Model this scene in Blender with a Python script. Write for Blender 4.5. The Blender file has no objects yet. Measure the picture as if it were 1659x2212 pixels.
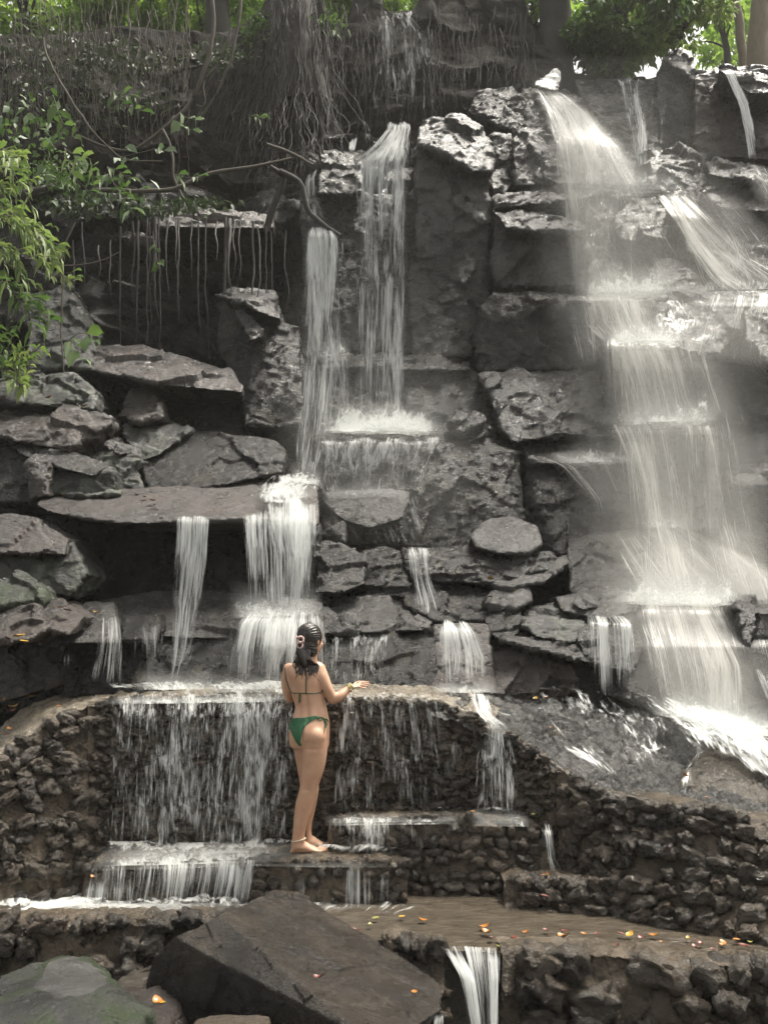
import bpy, bmesh, math, random
import numpy as np
from mathutils import Vector, Matrix

# ---------------------------------------------------------------- camera, light, exposure
scene = bpy.context.scene
F, CX, CY = 1900.0, 829.5, 1106.0          # focal length and centre on a 1659 x 2212 picture
PITCH = math.radians(8.6)
cam_d = bpy.data.cameras.new('camera'); cam = bpy.data.objects.new('camera', cam_d)
scene.collection.objects.link(cam); scene.camera = cam
cam.location = (0, 0, 0); cam.rotation_euler = (math.radians(90) + PITCH, 0, 0)
cam_d.sensor_fit = 'VERTICAL'; cam_d.sensor_height = 24.0; cam_d.lens = 24.0 * F / 2212.0
cam_d.clip_start = 0.05; cam_d.clip_end = 2000

SUN_EL, SUN_AZ = math.radians(67), math.radians(56)      # azimuth clockwise from +Y (behind the cliff, to the right)
world = bpy.data.worlds.new('World'); scene.world = world; world.use_nodes = True
wn = world.node_tree.nodes; wl = world.node_tree.links
sky = wn.new('ShaderNodeTexSky'); sky.sky_type = 'NISHITA'; sky.sun_disc = False
sky.sun_elevation = SUN_EL; sky.sun_rotation = SUN_AZ; sky.dust_density = 4.0; sky.air_density = 1.0; sky.ozone_density = 1.0
hs = wn.new('ShaderNodeHueSaturation'); hs.inputs['Saturation'].default_value = 0.25
wl.new(sky.outputs[0], hs.inputs['Color']); wt = wn.new('ShaderNodeMix'); wt.data_type = 'RGBA'; wt.blend_type = 'MULTIPLY'; wt.inputs[0].default_value = 1.0; wt.inputs[7].default_value = (1.0, .965, .89, 1)
wl.new(hs.outputs[0], wt.inputs[6]); wl.new(wt.outputs[2], wn['Background'].inputs[0])
wn['Background'].inputs[1].default_value = 0.115
sun_d = bpy.data.lights.new('sun', 'SUN'); sun = bpy.data.objects.new('sun', sun_d); scene.collection.objects.link(sun)
sun_d.energy = 3.0; sun_d.angle = math.radians(16); sun_d.color = (1.0, 0.95, 0.86)
sv = Vector((math.sin(SUN_AZ)*math.cos(SUN_EL), math.cos(SUN_AZ)*math.cos(SUN_EL), math.sin(SUN_EL)))
sun.rotation_euler = sv.to_track_quat('Z', 'Y').to_euler()
scene.view_settings.view_transform = 'Standard'; scene.view_settings.look = 'None'
scene.view_settings.exposure = 1.28; scene.view_settings.gamma = 1.0
scene.cycles.max_bounces = 8; scene.cycles.transparent_max_bounces = 20; scene.cycles.use_adaptive_sampling = True; scene.cycles.adaptive_threshold = .025; scene.cycles.volume_bounces = 1
scene.cycles.diffuse_bounces = 3; scene.cycles.caustics_reflective = False; scene.cycles.caustics_refractive = False

cp, sp = math.cos(PITCH), math.sin(PITCH)
def at(px, py, Y):
    """the point at distance Y in front of the camera on the sight line through (px, py)"""
    x, u = (px - CX) / F, (CY - py) / F
    dy, dz = cp - u * sp, sp + u * cp
    return np.array((x * Y / dy, Y, dz * Y / dy))
def at_z(px, py, z):
    x, u = (px - CX) / F, (CY - py) / F
    dy, dz = cp - u * sp, sp + u * cp
    t = z / dz
    return np.array((x * t, dy * t, z))
def px_of(w):
    y, z = w[:, 1], w[:, 2]; dep = y*cp+z*sp; up = -y*sp+z*cp; return CX+w[:, 0]/dep*F, CY-up/dep*F
def inpoly(x, y, poly):
    r = np.zeros(len(x), bool); n = len(poly); j = n-1
    for i in range(n):
        xi, yi = poly[i]; xj, yj = poly[j]; c = ((yi > y) != (yj > y)) & (x < (xj-xi)*(y-yi)/(yj-yi+1e-12)+xi); r ^= c; j = i
    return r
ORD = 'first second third fourth fifth sixth seventh eighth ninth tenth eleventh twelfth thirteenth fourteenth fifteenth sixteenth seventeenth eighteenth nineteenth twentieth twenty-first twenty-second twenty-third twenty-fourth twenty-fifth twenty-sixth twenty-seventh twenty-eighth twenty-ninth thirtieth'.split()
def A(l): return np.array([at(*q[:3]) for q in l])

rnd = random.Random(7)
# ---------------------------------------------------------------- noise
def _h(ix, iy, iz, s):
    n = (ix.astype(np.int64)*374761393 + iy.astype(np.int64)*668265263 + iz.astype(np.int64)*2147483647 + s*1274126177) & 0xffffffff
    n = ((n ^ (n >> 13)) * 1274126177) & 0xffffffff
    n = ((n ^ (n >> 16)) * 2246822519) & 0xffffffff
    n = n ^ (n >> 15)
    return (n & 0xffffff) / float(0xffffff)
def vnoise(p, s=0):
    i = np.floor(p); f = p - i; f = f*f*(3-2*f); i = i.astype(np.int64)
    x, y, z = i[:, 0], i[:, 1], i[:, 2]; r = 0
    for dx in (0, 1):
        wx = f[:, 0] if dx else 1-f[:, 0]
        for dy in (0, 1):
            wy = f[:, 1] if dy else 1-f[:, 1]
            for dz in (0, 1):
                wz = f[:, 2] if dz else 1-f[:, 2]
                r = r + wx*wy*wz*_h(x+dx, y+dy, z+dz, s)
    return r*2-1
def fbm(p, o=4, s=0):
    a, r, t = 1.0, 0, 0
    for k in range(o):
        r = r + a*vnoise(p*(2.03**k)+k*7.3, s+k); t += a; a *= .52
    return r/t
def voro(p, s=0):
    i = np.floor(p).astype(np.int64); f1 = np.full(len(p), 9.); f2 = np.full(len(p), 9.)
    best = np.zeros_like(p); bid = np.zeros(len(p))
    for dx in (-1, 0, 1):
        for dy in (-1, 0, 1):
            for dz in (-1, 0, 1):
                x, y, z = i[:, 0]+dx, i[:, 1]+dy, i[:, 2]+dz
                c = np.stack([x+_h(x, y, z, s), y+_h(x, y, z, s+1), z+_h(x, y, z, s+2)], 1)
                d = p-c; q = np.sqrt((d*d).sum(1)); m = q < f1
                f2 = np.where(m, f1, np.minimum(f2, q))
                best[m] = d[m]; bid[m] = _h(x, y, z, s+3)[m]; f1 = np.where(m, q, f1)
    return f1, f2, best, bid
def facet(p, s=0):
    """chipped planes: each cell is its own tilted plane"""
    f1, f2, d, b = voro(p, s)
    ax = np.stack([np.sin(b*91.7), np.cos(b*57.3), np.sin(b*33.1+2)], 1)
    return (d*ax).sum(1) + (b-.5)*.35

# ---------------------------------------------------------------- objects
COL = scene.collection
def mesh_from(name, v, f, mats=(), midx=None, smooth=True, uv=None):
    me = bpy.data.meshes.new(name)
    v = np.asarray(v, dtype=np.float64)
    if isinstance(f, np.ndarray):
        k = f.shape[1]; me.vertices.add(len(v)); me.vertices.foreach_set('co', v.ravel())
        me.loops.add(f.size); me.loops.foreach_set('vertex_index', f.ravel().astype(np.int32))
        me.polygons.add(len(f)); me.polygons.foreach_set('loop_start', np.arange(0, f.size, k, dtype=np.int32))
        me.update(calc_edges=True)
    else:
        me.from_pydata([tuple(q) for q in v], [], f)
    for m in mats: me.materials.append(m)
    if midx is not None: me.polygons.foreach_set('material_index', np.asarray(midx, dtype=np.int32))
    me.polygons.foreach_set('use_smooth', np.full(len(me.polygons), smooth))
    return me
def link(name, me, parent=None, loc=None):
    """link as ONE object; loc is the world position of its origin, the mesh being in world space"""
    o = bpy.data.objects.new(name, me); COL.objects.link(o)
    if parent is not None: o.parent = parent; loc = parent.location
    if loc is not None:
        l = Vector(loc); me.transform(Matrix.Translation(-l))
        if parent is None: o.location = l
    return o
def tag(o, label=None, cat=None, group=None, kind=None):
    if label: o['label'] = label
    if cat: o['category'] = cat
    if group: o['group'] = group
    if kind: o['kind'] = kind
    return o
def empty(name, loc, label, cat, group=None):
    o = bpy.data.objects.new(name, None); COL.objects.link(o); o.location = Vector(loc); o.empty_display_size = .1
    return tag(o, label, cat, group)

def voxel(bm, size):
    """closed, evenly meshed copy of everything in bm: arrays of vertices, quads"""
    me = bpy.data.meshes.new('tmp'); bm.to_mesh(me); bm.free()
    o = bpy.data.objects.new('tmp', me); COL.objects.link(o)
    m = o.modifiers.new('r', 'REMESH'); m.mode = 'VOXEL'; m.voxel_size = size; m.adaptivity = 0
    dg = bpy.context.evaluated_depsgraph_get()
    ev = o.evaluated_get(dg); em = ev.to_mesh()
    n = len(em.vertices); v = np.empty(n*3); em.vertices.foreach_get('co', v)
    nl = len(em.loops); li = np.empty(nl, dtype=np.int32); em.loops.foreach_get('vertex_index', li)
    q = li.reshape(-1, 4) if nl == 4*len(em.polygons) else None
    if q is None: q = [tuple(p.vertices) for p in em.polygons]
    ev.to_mesh_clear(); bpy.data.objects.remove(o); bpy.data.meshes.remove(me)
    return v.reshape(-1, 3), q
def vnormals(v, q):
    n = np.zeros_like(v); c = np.cross(v[q[:, 2]]-v[q[:, 0]], v[q[:, 3]]-v[q[:, 1]])
    for k in range(4): np.add.at(n, q[:, k], c)
    return n/np.maximum(np.linalg.norm(n, axis=1, keepdims=True), 1e-9)
def relax(v, q, it=2, lam=.5):
    for _ in range(it):
        s = np.zeros_like(v); c = np.zeros(len(v))
        for a, b in ((0, 1), (1, 2), (2, 3), (3, 0)):
            np.add.at(s, q[:, a], v[q[:, b]]); np.add.at(s, q[:, b], v[q[:, a]])
            np.add.at(c, q[:, a], 1); np.add.at(c, q[:, b], 1)
        v = v + lam*(s/np.maximum(c, 1)[:, None]-v)
    return v

# ---------------------------------------------------------------- materials
MATS = {}
class NT:
    def __init__(s, name):
        s.m = bpy.data.materials.new(name); s.m.use_nodes = True; s.t = s.m.node_tree; s.n = s.t.nodes; s.l = s.t.links
        s.bsdf = s.n['Principled BSDF']; s.out = s.n['Material Output']
    def new(s, t, **k):
        n = s.n.new(t)
        for a, b in k.items(): setattr(n, a, b)
        return n
    def coord(s, which='Object', scale=(1, 1, 1)):
        tc = s.new('ShaderNodeTexCoord'); mp = s.new('ShaderNodeMapping'); mp.inputs['Scale'].default_value = scale
        s.l.new(tc.outputs[which], mp.inputs[0]); return mp.outputs[0]
    def noise(s, v, sc, det=6, rough=.6, dist=0):
        n = s.new('ShaderNodeTexNoise'); n.inputs['Scale'].default_value = sc; n.inputs['Detail'].default_value = det
        n.inputs['Roughness'].default_value = rough; n.inputs['Distortion'].default_value = dist
        s.l.new(v, n.inputs['Vector']); return n.outputs['Fac']
    def ramp(s, f, a, b, ca=(0, 0, 0, 1), cb=(1, 1, 1, 1)):
        r = s.new('ShaderNodeValToRGB'); e = r.color_ramp.elements
        e[0].position = a; e[1].position = b; e[0].color = ca; e[1].color = cb
        s.l.new(f, r.inputs[0]); return r.outputs[0]
    def mix(s, f, a, b):
        m = s.new('ShaderNodeMix', data_type='RGBA')
        for sock, val in ((m.inputs[0], f), (m.inputs[6], a), (m.inputs[7], b)):
            if hasattr(val, 'is_linked'): s.l.new(val, sock)
            else: sock.default_value = val
        return m.outputs[2]
    def math(s, op, a, b=0.0, c=None, clamp=False):
        m = s.new('ShaderNodeMath', operation=op, use_clamp=clamp)
        for k, val in enumerate((a, b, c)):
            if val is None: continue
            if hasattr(val, 'is_linked'): s.l.new(val, m.inputs[k])
            else: m.inputs[k].default_value = val
        return m.outputs[0]
    def bump(s, h, strength, dist, prev=None):
        b = s.new('ShaderNodeBump'); b.inputs['Strength'].default_value = strength; b.inputs['Distance'].default_value = dist
        s.l.new(h, b.inputs['Height'])
        if prev is not None: s.l.new(prev, b.inputs['Normal'])
        return b.outputs[0]
def c4(c): return (c[0], c[1], c[2], 1)
def rock_mat(name, ca, cb, cc=None, ccov=.55, rough=(.22, .5), bumps=1.0, fine=60, moss=None, mosscov=.6, strat=1.0, island=None, crack=.5, spec=.6):
    t = NT(name); v = t.coord('Object', (1, 1, strat)); vv = t.coord('Object')
    n1 = t.noise(v, 2.2, 8, .62, .4); n2 = t.noise(v, 9, 8, .7); n3 = t.noise(v, fine, 6, .7); n4 = t.noise(v, 26, 7, .75, .3)
    col = t.mix(t.ramp(n1, .38, .62), c4(ca), c4(cb))
    if cc is not None: col = t.mix(t.ramp(t.noise(vv, 4.3, 7, .68, .8), ccov, ccov+.1), col, c4(cc))
    col = t.mix(t.math('MULTIPLY', t.ramp(n2, .35, .75), .55), col, t.mix(.6, col, (.0, .0, .0, 1)))
    if moss is not None:
        g = t.new('ShaderNodeNewGeometry'); sx = t.new('ShaderNodeSeparateXYZ'); t.l.new(g.outputs['True Normal'], sx.inputs[0])
        mm = t.math('MULTIPLY', t.ramp(t.noise(vv, 3.1, 8, .7, .3), mosscov, mosscov+.12), 1.0)
        col = t.mix(mm, col, c4(moss))
    if crack:
        wv = t.new('ShaderNodeVectorMath', operation='ADD'); nz = t.new('ShaderNodeTexNoise'); nz.inputs['Scale'].default_value = 2.2; nz.inputs['Detail'].default_value = 5
        sc = t.new('ShaderNodeVectorMath', operation='SCALE'); sc.inputs['Scale'].default_value = .5; t.l.new(vv, nz.inputs['Vector']); t.l.new(nz.outputs['Color'], sc.inputs[0]); t.l.new(v, wv.inputs[0]); t.l.new(sc.outputs[0], wv.inputs[1])
        vo = t.new('ShaderNodeTexVoronoi', feature='DISTANCE_TO_EDGE'); vo.inputs['Scale'].default_value = 1.9; t.l.new(wv.outputs[0], vo.inputs['Vector'])
        ck = t.math('MAXIMUM', t.ramp(vo.outputs['Distance'], .0, .013), t.ramp(t.noise(vv, 1.3, 3), .40, .46))
        col = t.mix(ck, t.mix(.85, col, (0, 0, 0, 1)), col)
    if island:
        g = t.new('ShaderNodeNewGeometry'); col = t.mix(t.ramp(g.outputs['Random Per Island'], .0, 1.0, (0, 0, 0, 1), (.85, .85, .85, 1)), col, t.mix(.5, col, c4(island)))
    t.l.new(col, t.bsdf.inputs['Base Color'])
    r = t.new('ShaderNodeMapRange'); r.inputs[1].default_value = .35; r.inputs[2].default_value = .68
    r.inputs[3].default_value = rough[0]; r.inputs[4].default_value = rough[1]
    t.l.new(t.noise(vv, 5, 5, .7), r.inputs[0]); t.l.new(r.outputs[0], t.bsdf.inputs['Roughness'])
    b = t.bump(n2, .5*bumps, .04); b = t.bump(n4, .8*bumps, .028, b); b = t.bump(n3, .9*bumps, .014, b)
    if crack:
        b = t.bump(ck, crack, .03, b)
    mu = t.new('ShaderNodeTexVoronoi'); mu.inputs['Scale'].default_value = fine*.45; t.l.new(v, mu.inputs['Vector'])
    b = t.bump(mu.outputs['Distance'], .25*bumps, .006, b)
    t.l.new(b, t.bsdf.inputs['Normal']); t.bsdf.inputs['Specular IOR Level'].default_value = spec
    return t.m
M = {}
M['basalt'] = rock_mat('wet_basalt', (.007, .0065, .006), (.017, .0155, .0135), (.048, .042, .026), .55, rough=(.16, .42), strat=1.6, spec=.38)  # dark rock; its near-black also holds the shade on the front faces
M['basalt_grey'] = rock_mat('grey_wet_basalt', (.030, .029, .028), (.075, .071, .065), (.045, .034, .025), rough=(.14, .46), bumps=1.25)  # paler copy for lit tops and slabs, their light put into the grey
M['basalt_brown'] = rock_mat('brown_wet_basalt', (.028, .022, .019), (.06, .045, .036), (.085, .07, .055), .55, rough=(.2, .5))
M['basalt_pink'] = rock_mat('leaf_stained_basalt', (.045, .039, .035), (.08, .068, .06), (.075, .046, .036), .55, rough=(.22, .5))
M['lichen'] = rock_mat('lichen_basalt', (.02, .02, .018), (.045, .045, .038), (.09, .1, .075), .5, rough=(.3, .6), moss=(.034, .040, .020), mosscov=.56)
M['mossy'] = rock_mat('mossy_rock', (.022, .022, .020), (.05, .05, .044), (.09, .09, .08), .58, rough=(.2, .5), moss=(.022, .036, .010), mosscov=.46)
M['stone'] = rock_mat('rubble_stone', (.035, .03, .025), (.10, .083, .066), (.12, .11, .095), .56, rough=(.08, .32), bumps=1.6, island=(.20, .17, .13), crack=0)
M['stone_b'] = rock_mat('brown_rubble_stone', (.07, .052, .038), (.15, .115, .085), (.2, .17, .13), .57, rough=(.12, .36), bumps=1.5, island=(.2, .17, .13), crack=0)
M['mortar'] = rock_mat('old_mortar', (.12, .094, .064), (.27, .215, .155), (.05, .04, .03), .56, rough=(.10, .4), bumps=1.8, fine=38, crack=0)
M['concrete'] = rock_mat('worn_concrete', (.15, .122, .085), (.27, .23, .17), (.09, .075, .055), .56, rough=(.12, .4), bumps=.9, fine=34, crack=0)
M['speckle'] = rock_mat('pebbled_wet_slab', (.09, .088, .082), (.21, .205, .19), (.03, .028, .026), .50, rough=(.08, .32), bumps=2.4, fine=16, crack=0)
M['earth'] = rock_mat('dark_earth_bank', (.012, .010, .008), (.030, .024, .018), (.03, .024, .016), .56, rough=(.7, .95), bumps=1.8, fine=40, crack=0, spec=.15)

# ---------------------------------------------------------------- rocks
def hull_into(bm, pts, depth, shrink=.9):
    P = A(pts); B = P.copy(); c = B.mean(0); B = c + (B-c)*shrink; B[:, 1] = P[:, 1] + depth
    vs = [bm.verts.new(q) for q in np.vstack([P, B])]
    r = bmesh.ops.convex_hull(bm, input=vs, use_existing_faces=False)
    dead = [g for g in r['geom_interior'] + r['geom_unused'] if isinstance(g, bmesh.types.BMVert)]
    bmesh.ops.delete(bm, geom=list(set(dead)), context='VERTS')
def prism_into(bm, poly, depth, drop=0.0):
    P = A(poly); B = P + np.array((0, depth, drop))
    a = [bm.verts.new(q) for q in P]; b = [bm.verts.new(q) for q in B]; n = len(a)
    f1 = bm.faces.new(a); f2 = bm.faces.new(b[::-1])
    for i in range(n): bm.faces.new((a[i], b[i], b[(i+1) % n], a[(i+1) % n]))
    bmesh.ops.triangulate(bm, faces=[f1, f2]); bmesh.ops.recalc_face_normals(bm, faces=bm.faces)
NROCK = [0]
def rock(label, mat, *pieces, depth=.8, rough=1.0, strat=1.0, size=1.0, name='boulder', cat='boulder', chip=1.0, group=None, seed=None):
    """pieces: lists of (px, py, Y); the hull of each, taken back by depth, joined and weathered"""
    NROCK[0] += 1; sd = NROCK[0]*13 if seed is None else seed
    bm = bmesh.new()
    for p in pieces:
        if p[0] == 'prism': prism_into(bm, p[1:], depth)
        else:
            b2 = bmesh.new(); hull_into(b2, p, depth); bmesh.ops.recalc_face_normals(b2, faces=b2.faces)
            t = bpy.data.meshes.new('t'); b2.to_mesh(t); b2.free(); bm.from_mesh(t); bpy.data.meshes.remove(t)
    Y = np.mean([q[2] for p in pieces for q in p if not isinstance(q, str)])
    vs = .0023*Y*size
    v, q = voxel(bm, vs)
    v = relax(v, q, 1)
    n = vnormals(v, q); p = v*np.array((1, 1, strat))
    k = Y/8.0*rough; chip = chip*(.6 if mat == 'basalt' else .9)
    warp = np.stack([fbm(p*2.2, 3, sd+5), fbm(p*2.2, 3, sd+6), fbm(p*2.2, 3, sd+7)], 1)
    d = .03*k*fbm(p*1.3, 4, sd) + .055*k*chip*facet((p+warp*.12)*1.6, sd) + .024*k*chip*facet((p+warp*.06)*4.6, sd+9) + .007*k*facet(p*13, sd+2) + .008*k*fbm(p*9, 4, sd+3)
    v = v + n*d[:, None]
    base = v.mean(0); base[2] = v[:, 2].min()
    me = mesh_from(name, v, q, (M[mat] if isinstance(mat, str) else mat,))
    o = link(name, me, loc=base); tag(o, label, cat, group); return o
# ---------------------------------------------------------------- the setting: ground and cliff
def grid_faces(nu, nv):
    i = np.arange(nu-1)[:, None]*nv + np.arange(nv-1)[None, :]
    return np.stack([i, i+1, i+nv+1, i+nv], -1).reshape(-1, 4)
ZG = -2.75
g = 60
me = mesh_from('ground', [(-g, -g, ZG), (g, -g, ZG), (g, g, ZG), (-g, g, ZG)], [(0, 1, 2, 3)], (M['earth'],))
tag(link('ground', me), 'dark wet ground of the ravine below the falls', 'ground', kind='structure')

def interp(x, tab): 
    a = np.array(tab, float); return np.interp(x, a[:, 0], a[:, 1])
TOPY = [(-300, 70), (80, 75), (250, 60), (480, 72), (560, 30), (600, -60), (690, -50), (700, 45), (770, 48), (800, -10), (840, 22), (890, 30), (930, -40), (1120, -40), (1140, 20), (1160, 90), (1240, 165), (1330, 168), (1420, 158), (1500, 150), (1960, 150)]
def cliffY(px, py):
    y = interp(py, [(-120, 13.3), (20, 12.9), (250, 12.1), (330, 11.7), (430, 11.3), (640, 11.0), (900, 10.4), (1000, 10.0), (1200, 9.3), (1300, 8.5), (1480, 8.1), (1900, 7.9)])
    lf = np.clip((500-px)/300, 0, 1)
    return y - .5*lf*np.clip((1300-py)/600, 0, 1)*np.clip(py/300, 0, 1)
nu, nv = 430, 420
U = np.linspace(-300, 1960, nu); V = np.linspace(0, 1, nv)
UU, VV = np.meshgrid(U, V, indexing='ij')
PY = interp(UU, TOPY)*(1-VV) + 1900*VV
YY = cliffY(UU, PY)
P3 = A(np.stack([UU.ravel(), PY.ravel(), YY.ravel()], 1))
w = np.stack([fbm(P3*1.1, 3, 5), fbm(P3*1.1, 3, 6), fbm(P3*1.1, 3, 7)], 1)
q3 = P3*np.array((1, 1, 1.5)) + w*.35
dY = .30*fbm(P3*.8, 4, 3) + .34*facet(q3*1.0, 2) + .12*facet(q3*2.7, 4) + .05*fbm(P3*5, 4, 8)
fade = np.clip(VV.ravel()*6, .15, 1)
P3[:, 1] -= dY*fade
P3[:, 2] += .10*fbm(P3*2, 3, 11)
# plateau behind the lip
G = P3.reshape(nu, nv, 3)
rows = []
for d_ in (60, 30, 14, 8, 4, 2, 1, .5):
    r = G[:, 0].copy(); r[:, 1] += d_; r[:, 0] *= 1+d_*.08; r[:, 2] += .02*d_ + .15*fbm(r*.7, 2, 9); rows.append(r)
G = np.concatenate([np.stack(rows, 1), G], 1)
me = mesh_from('cliff', G.reshape(-1, 3), grid_faces(nu, nv+8), (M['earth'], M['basalt']))
cen = G[:-1, :-1].reshape(-1, 3)
z0 = at(800, 330, 12)[2]
me.polygons.foreach_set('material_index', ((cen[:, 2] < z0 + .8*fbm(cen*.6, 3, 3) - 1.2*(cen[:, 0] < -1.8))).astype(np.int32))
tag(link('cliff', me), 'dark wet cliff rising behind the stacked boulders', 'cliff', kind='structure')

# ---------------------------------------------------------------- boulders and ledges, top to bottom
def R(*a, **k): return rock(*a, **k)
# upper centre
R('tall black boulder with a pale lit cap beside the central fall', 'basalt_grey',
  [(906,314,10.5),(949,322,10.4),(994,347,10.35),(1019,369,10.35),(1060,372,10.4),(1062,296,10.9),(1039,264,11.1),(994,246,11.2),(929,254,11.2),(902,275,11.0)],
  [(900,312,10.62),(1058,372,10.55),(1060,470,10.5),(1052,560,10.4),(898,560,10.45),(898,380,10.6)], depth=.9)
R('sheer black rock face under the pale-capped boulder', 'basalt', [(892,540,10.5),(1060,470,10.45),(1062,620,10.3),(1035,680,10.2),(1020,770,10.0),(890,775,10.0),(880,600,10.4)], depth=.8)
R('dark squat boulder between the two central streams', 'basalt', [(684,420,10.6),(690,335,10.9),(715,322,11),(765,328,11),(782,350,10.8),(784,420,10.6)], depth=.9)
R('dark rock face behind the left central stream', 'basalt', [(650,425,10.9),(905,415,10.9),(905,760,10.3),(650,760,10.3)], depth=.6)
R('narrow dark stone in the gap right of the pale-capped boulder', 'basalt', [(1060,292,11.2),(1104,288,11.2),(1106,375,11.0),(1062,378,11)], depth=.6)
R('small lit wedge stone at the foot of the narrow gap', 'basalt_grey', [(1058,378,10.8),(1088,372,10.9),(1106,398,10.7),(1092,418,10.5),(1060,410,10.5)], depth=.4)
R('glistening square boulder under the upper right cascade', 'basalt_grey', [(1108,300,10.9),(1120,285,11.1),(1200,279,11.2),(1290,285,11.2),(1300,395,10.7),(1200,397,10.6),(1112,402,10.6),(1106,350,10.7)], depth=.9)
R('long thin slab beneath the glistening square boulder', 'basalt_grey', [(1060,425,10.5),(1150,405,10.8),(1290,398,10.8),(1310,415,10.7),(1250,432,10.4),(1062,450,10.35)], depth=.8, strat=2)
R('pale tilted slab above a deep dark recess', 'basalt_grey', [(1060,452,10.3),(1130,448,10.4),(1230,462,10.4),(1275,485,10.3),(1262,500,10.1),(1190,502,10.05),(1095,492,10.05)],
  [(1062,458,10.35),(1270,500,10.25),(1290,620,10.2),(1080,620,10.2),(1060,560,10.3)], depth=.8)
R('rock mass behind the upper right cascade', 'basalt', [(1260,400,10.7),(1340,410,10.6),(1350,630,10.0),(1270,630,10.1)], depth=.6)
R('big square black block with a lit rim left of the right cascade', 'basalt',
  [(1066,632,9.9),(1078,626,10.1),(1120,628,10.1),(1309,640,10.0),(1309,660,9.8),(1304,800,9.7),(1030,803,9.75),(1021,722,9.9),(1044,655,9.95)], depth=1.0)
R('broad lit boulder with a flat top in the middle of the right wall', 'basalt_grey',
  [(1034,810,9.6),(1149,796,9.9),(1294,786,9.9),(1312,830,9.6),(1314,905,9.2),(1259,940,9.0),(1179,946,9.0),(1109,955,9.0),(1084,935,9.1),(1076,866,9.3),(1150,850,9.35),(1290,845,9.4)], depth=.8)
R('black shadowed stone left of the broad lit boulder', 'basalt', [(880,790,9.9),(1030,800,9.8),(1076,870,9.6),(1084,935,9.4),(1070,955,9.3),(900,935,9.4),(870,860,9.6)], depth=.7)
R('narrow rock shelf crossed by the central stream', 'basalt', [(690,768,9.9),(800,764,9.9),(905,770,9.9),(1020,778,9.9),(1022,800,9.7),(900,800,9.65),(690,795,9.7)], [(690,790,9.8),(905,795,9.8),(905,925,9.4),(690,925,9.4)], depth=.6)
for i, (x0, y0, x1, y1) in enumerate([(965,905,1015,893), (985,928,1045,900), (1005,945,1060,925)]):
    R(['thin broken flake highest in the cleft beside the broad boulder', 'middle broken flake in the cleft beside the broad boulder', 'lowest broken flake in the cleft beside the broad boulder'][i], 'basalt_grey',
      [(x0,y0,9.1),(x1-20,y1-10,9.3),(x1,y1,9.2),(x1-5,y1+14,9.0),(x0+5,y0+12,9.0)], depth=.25, name='rock_flake', cat='rock')
# central block
R('huge black block with a flat top struck by the central fall', 'basalt',
  [(676,945,8.9),(690,936,9.1),(800,930,9.3),(980,940,9.3),(1100,955,9.2),(1128,975,9.0),(1134,1120,8.7),(1110,1190,8.6),(880,1185,8.6),(690,1170,8.6),(676,1060,8.75)], depth=1.2, chip=.6)
R('dark upright block right of the huge flat-topped block', 'basalt',
  [(1134,1000,8.95),(1200,985,9.1),(1370,1005,9.1),(1392,1100,8.8),(1392,1250,8.4),(1225,1245,8.4),(1200,1160,8.7),(1130,1150,8.8)], depth=.9)
R('cracked wet shelf stones above the dark upright block', 'basalt_grey', [(1120,960,9.2),(1180,950,9.3),(1300,925,9.4),(1370,945,9.2),(1365,1000,8.95),(1250,1010,8.85),(1150,1000,8.85)], depth=.6, rough=1.3)
R('grey slab leaning below the huge flat-topped block', 'basalt_grey', [(700,1060,8.6),(880,1060,8.6),(882,1085,8.45),(868,1122,8.3),(800,1142,8.2),(742,1126,8.2),(700,1088,8.3)], depth=.5, chip=.5)
R('dark pointed stone at the left foot of the huge block', 'basalt', [(690,1040,8.5),(705,1065,8.35),(742,1125,8.2),(745,1175,8.1),(690,1170,8.2)], depth=.5)
R('smooth round boulder resting under the huge black block', 'basalt_grey', [(1016,1162,8.0),(1030,1135,8.2),(1058,1118,8.35),(1109,1116,8.4),(1159,1140,8.2),(1172,1176,8.0),(1139,1199,7.9),(1089,1198,7.85),(1030,1184,7.9)], depth=.6, chip=.4, rough=.7)
# layered ledges, centre right
R('thin dark ledge carrying the smooth round boulder', 'basalt', [(866,1183,8.0),(1000,1188,8.1),(1190,1196,8.1),(1215,1225,7.9),(1080,1262,7.75),(940,1258,7.75),(880,1240,7.8)], depth=.7, strat=3)
R('tilted grey slab at the right end of the layered ledge', 'basalt_grey', [(1060,1265,7.75),(1110,1240,7.9),(1225,1198,8.1),(1232,1215,7.95),(1180,1258,7.75),(1090,1275,7.65)], depth=.4)
R('wet pointed stone with a yellow leaf on it', 'basalt_grey', [(1050,1300,7.6),(1075,1268,7.8),(1140,1262,7.8),(1150,1300,7.6),(1110,1318,7.45),(1055,1312,7.5)], depth=.4)
R('blocky stone standing at the left of the long ledge', 'basalt', [(1052,1318,7.55),(1120,1308,7.6),(1130,1345,7.4),(1120,1372,7.3),(1062,1368,7.3),(1046,1340,7.4)], depth=.4)
R('ragged wet stone above the long ledge', 'basalt_grey', [(1235,1282,7.8),(1262,1270,7.9),(1292,1290,7.8),(1292,1312,7.6),(1260,1320,7.55),(1238,1305,7.6)], depth=.4)
R('brown-green layered boulder on the long ledge', 'lichen', [(1130,1312,7.7),(1200,1302,7.8),(1262,1330,7.6),(1268,1370,7.4),(1240,1392,7.2),(1160,1378,7.2),(1125,1350,7.3)], depth=.6, strat=3, chip=.8)
R('right shoulder of the long ledge under a thin fall', 'basalt_grey', [(1250,1325,7.7),(1330,1320,7.8),(1372,1340,7.7),(1380,1425,7.2),(1370,1455,7.1),(1270,1430,7.1),(1245,1385,7.2)], depth=.7, strat=3)
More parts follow.
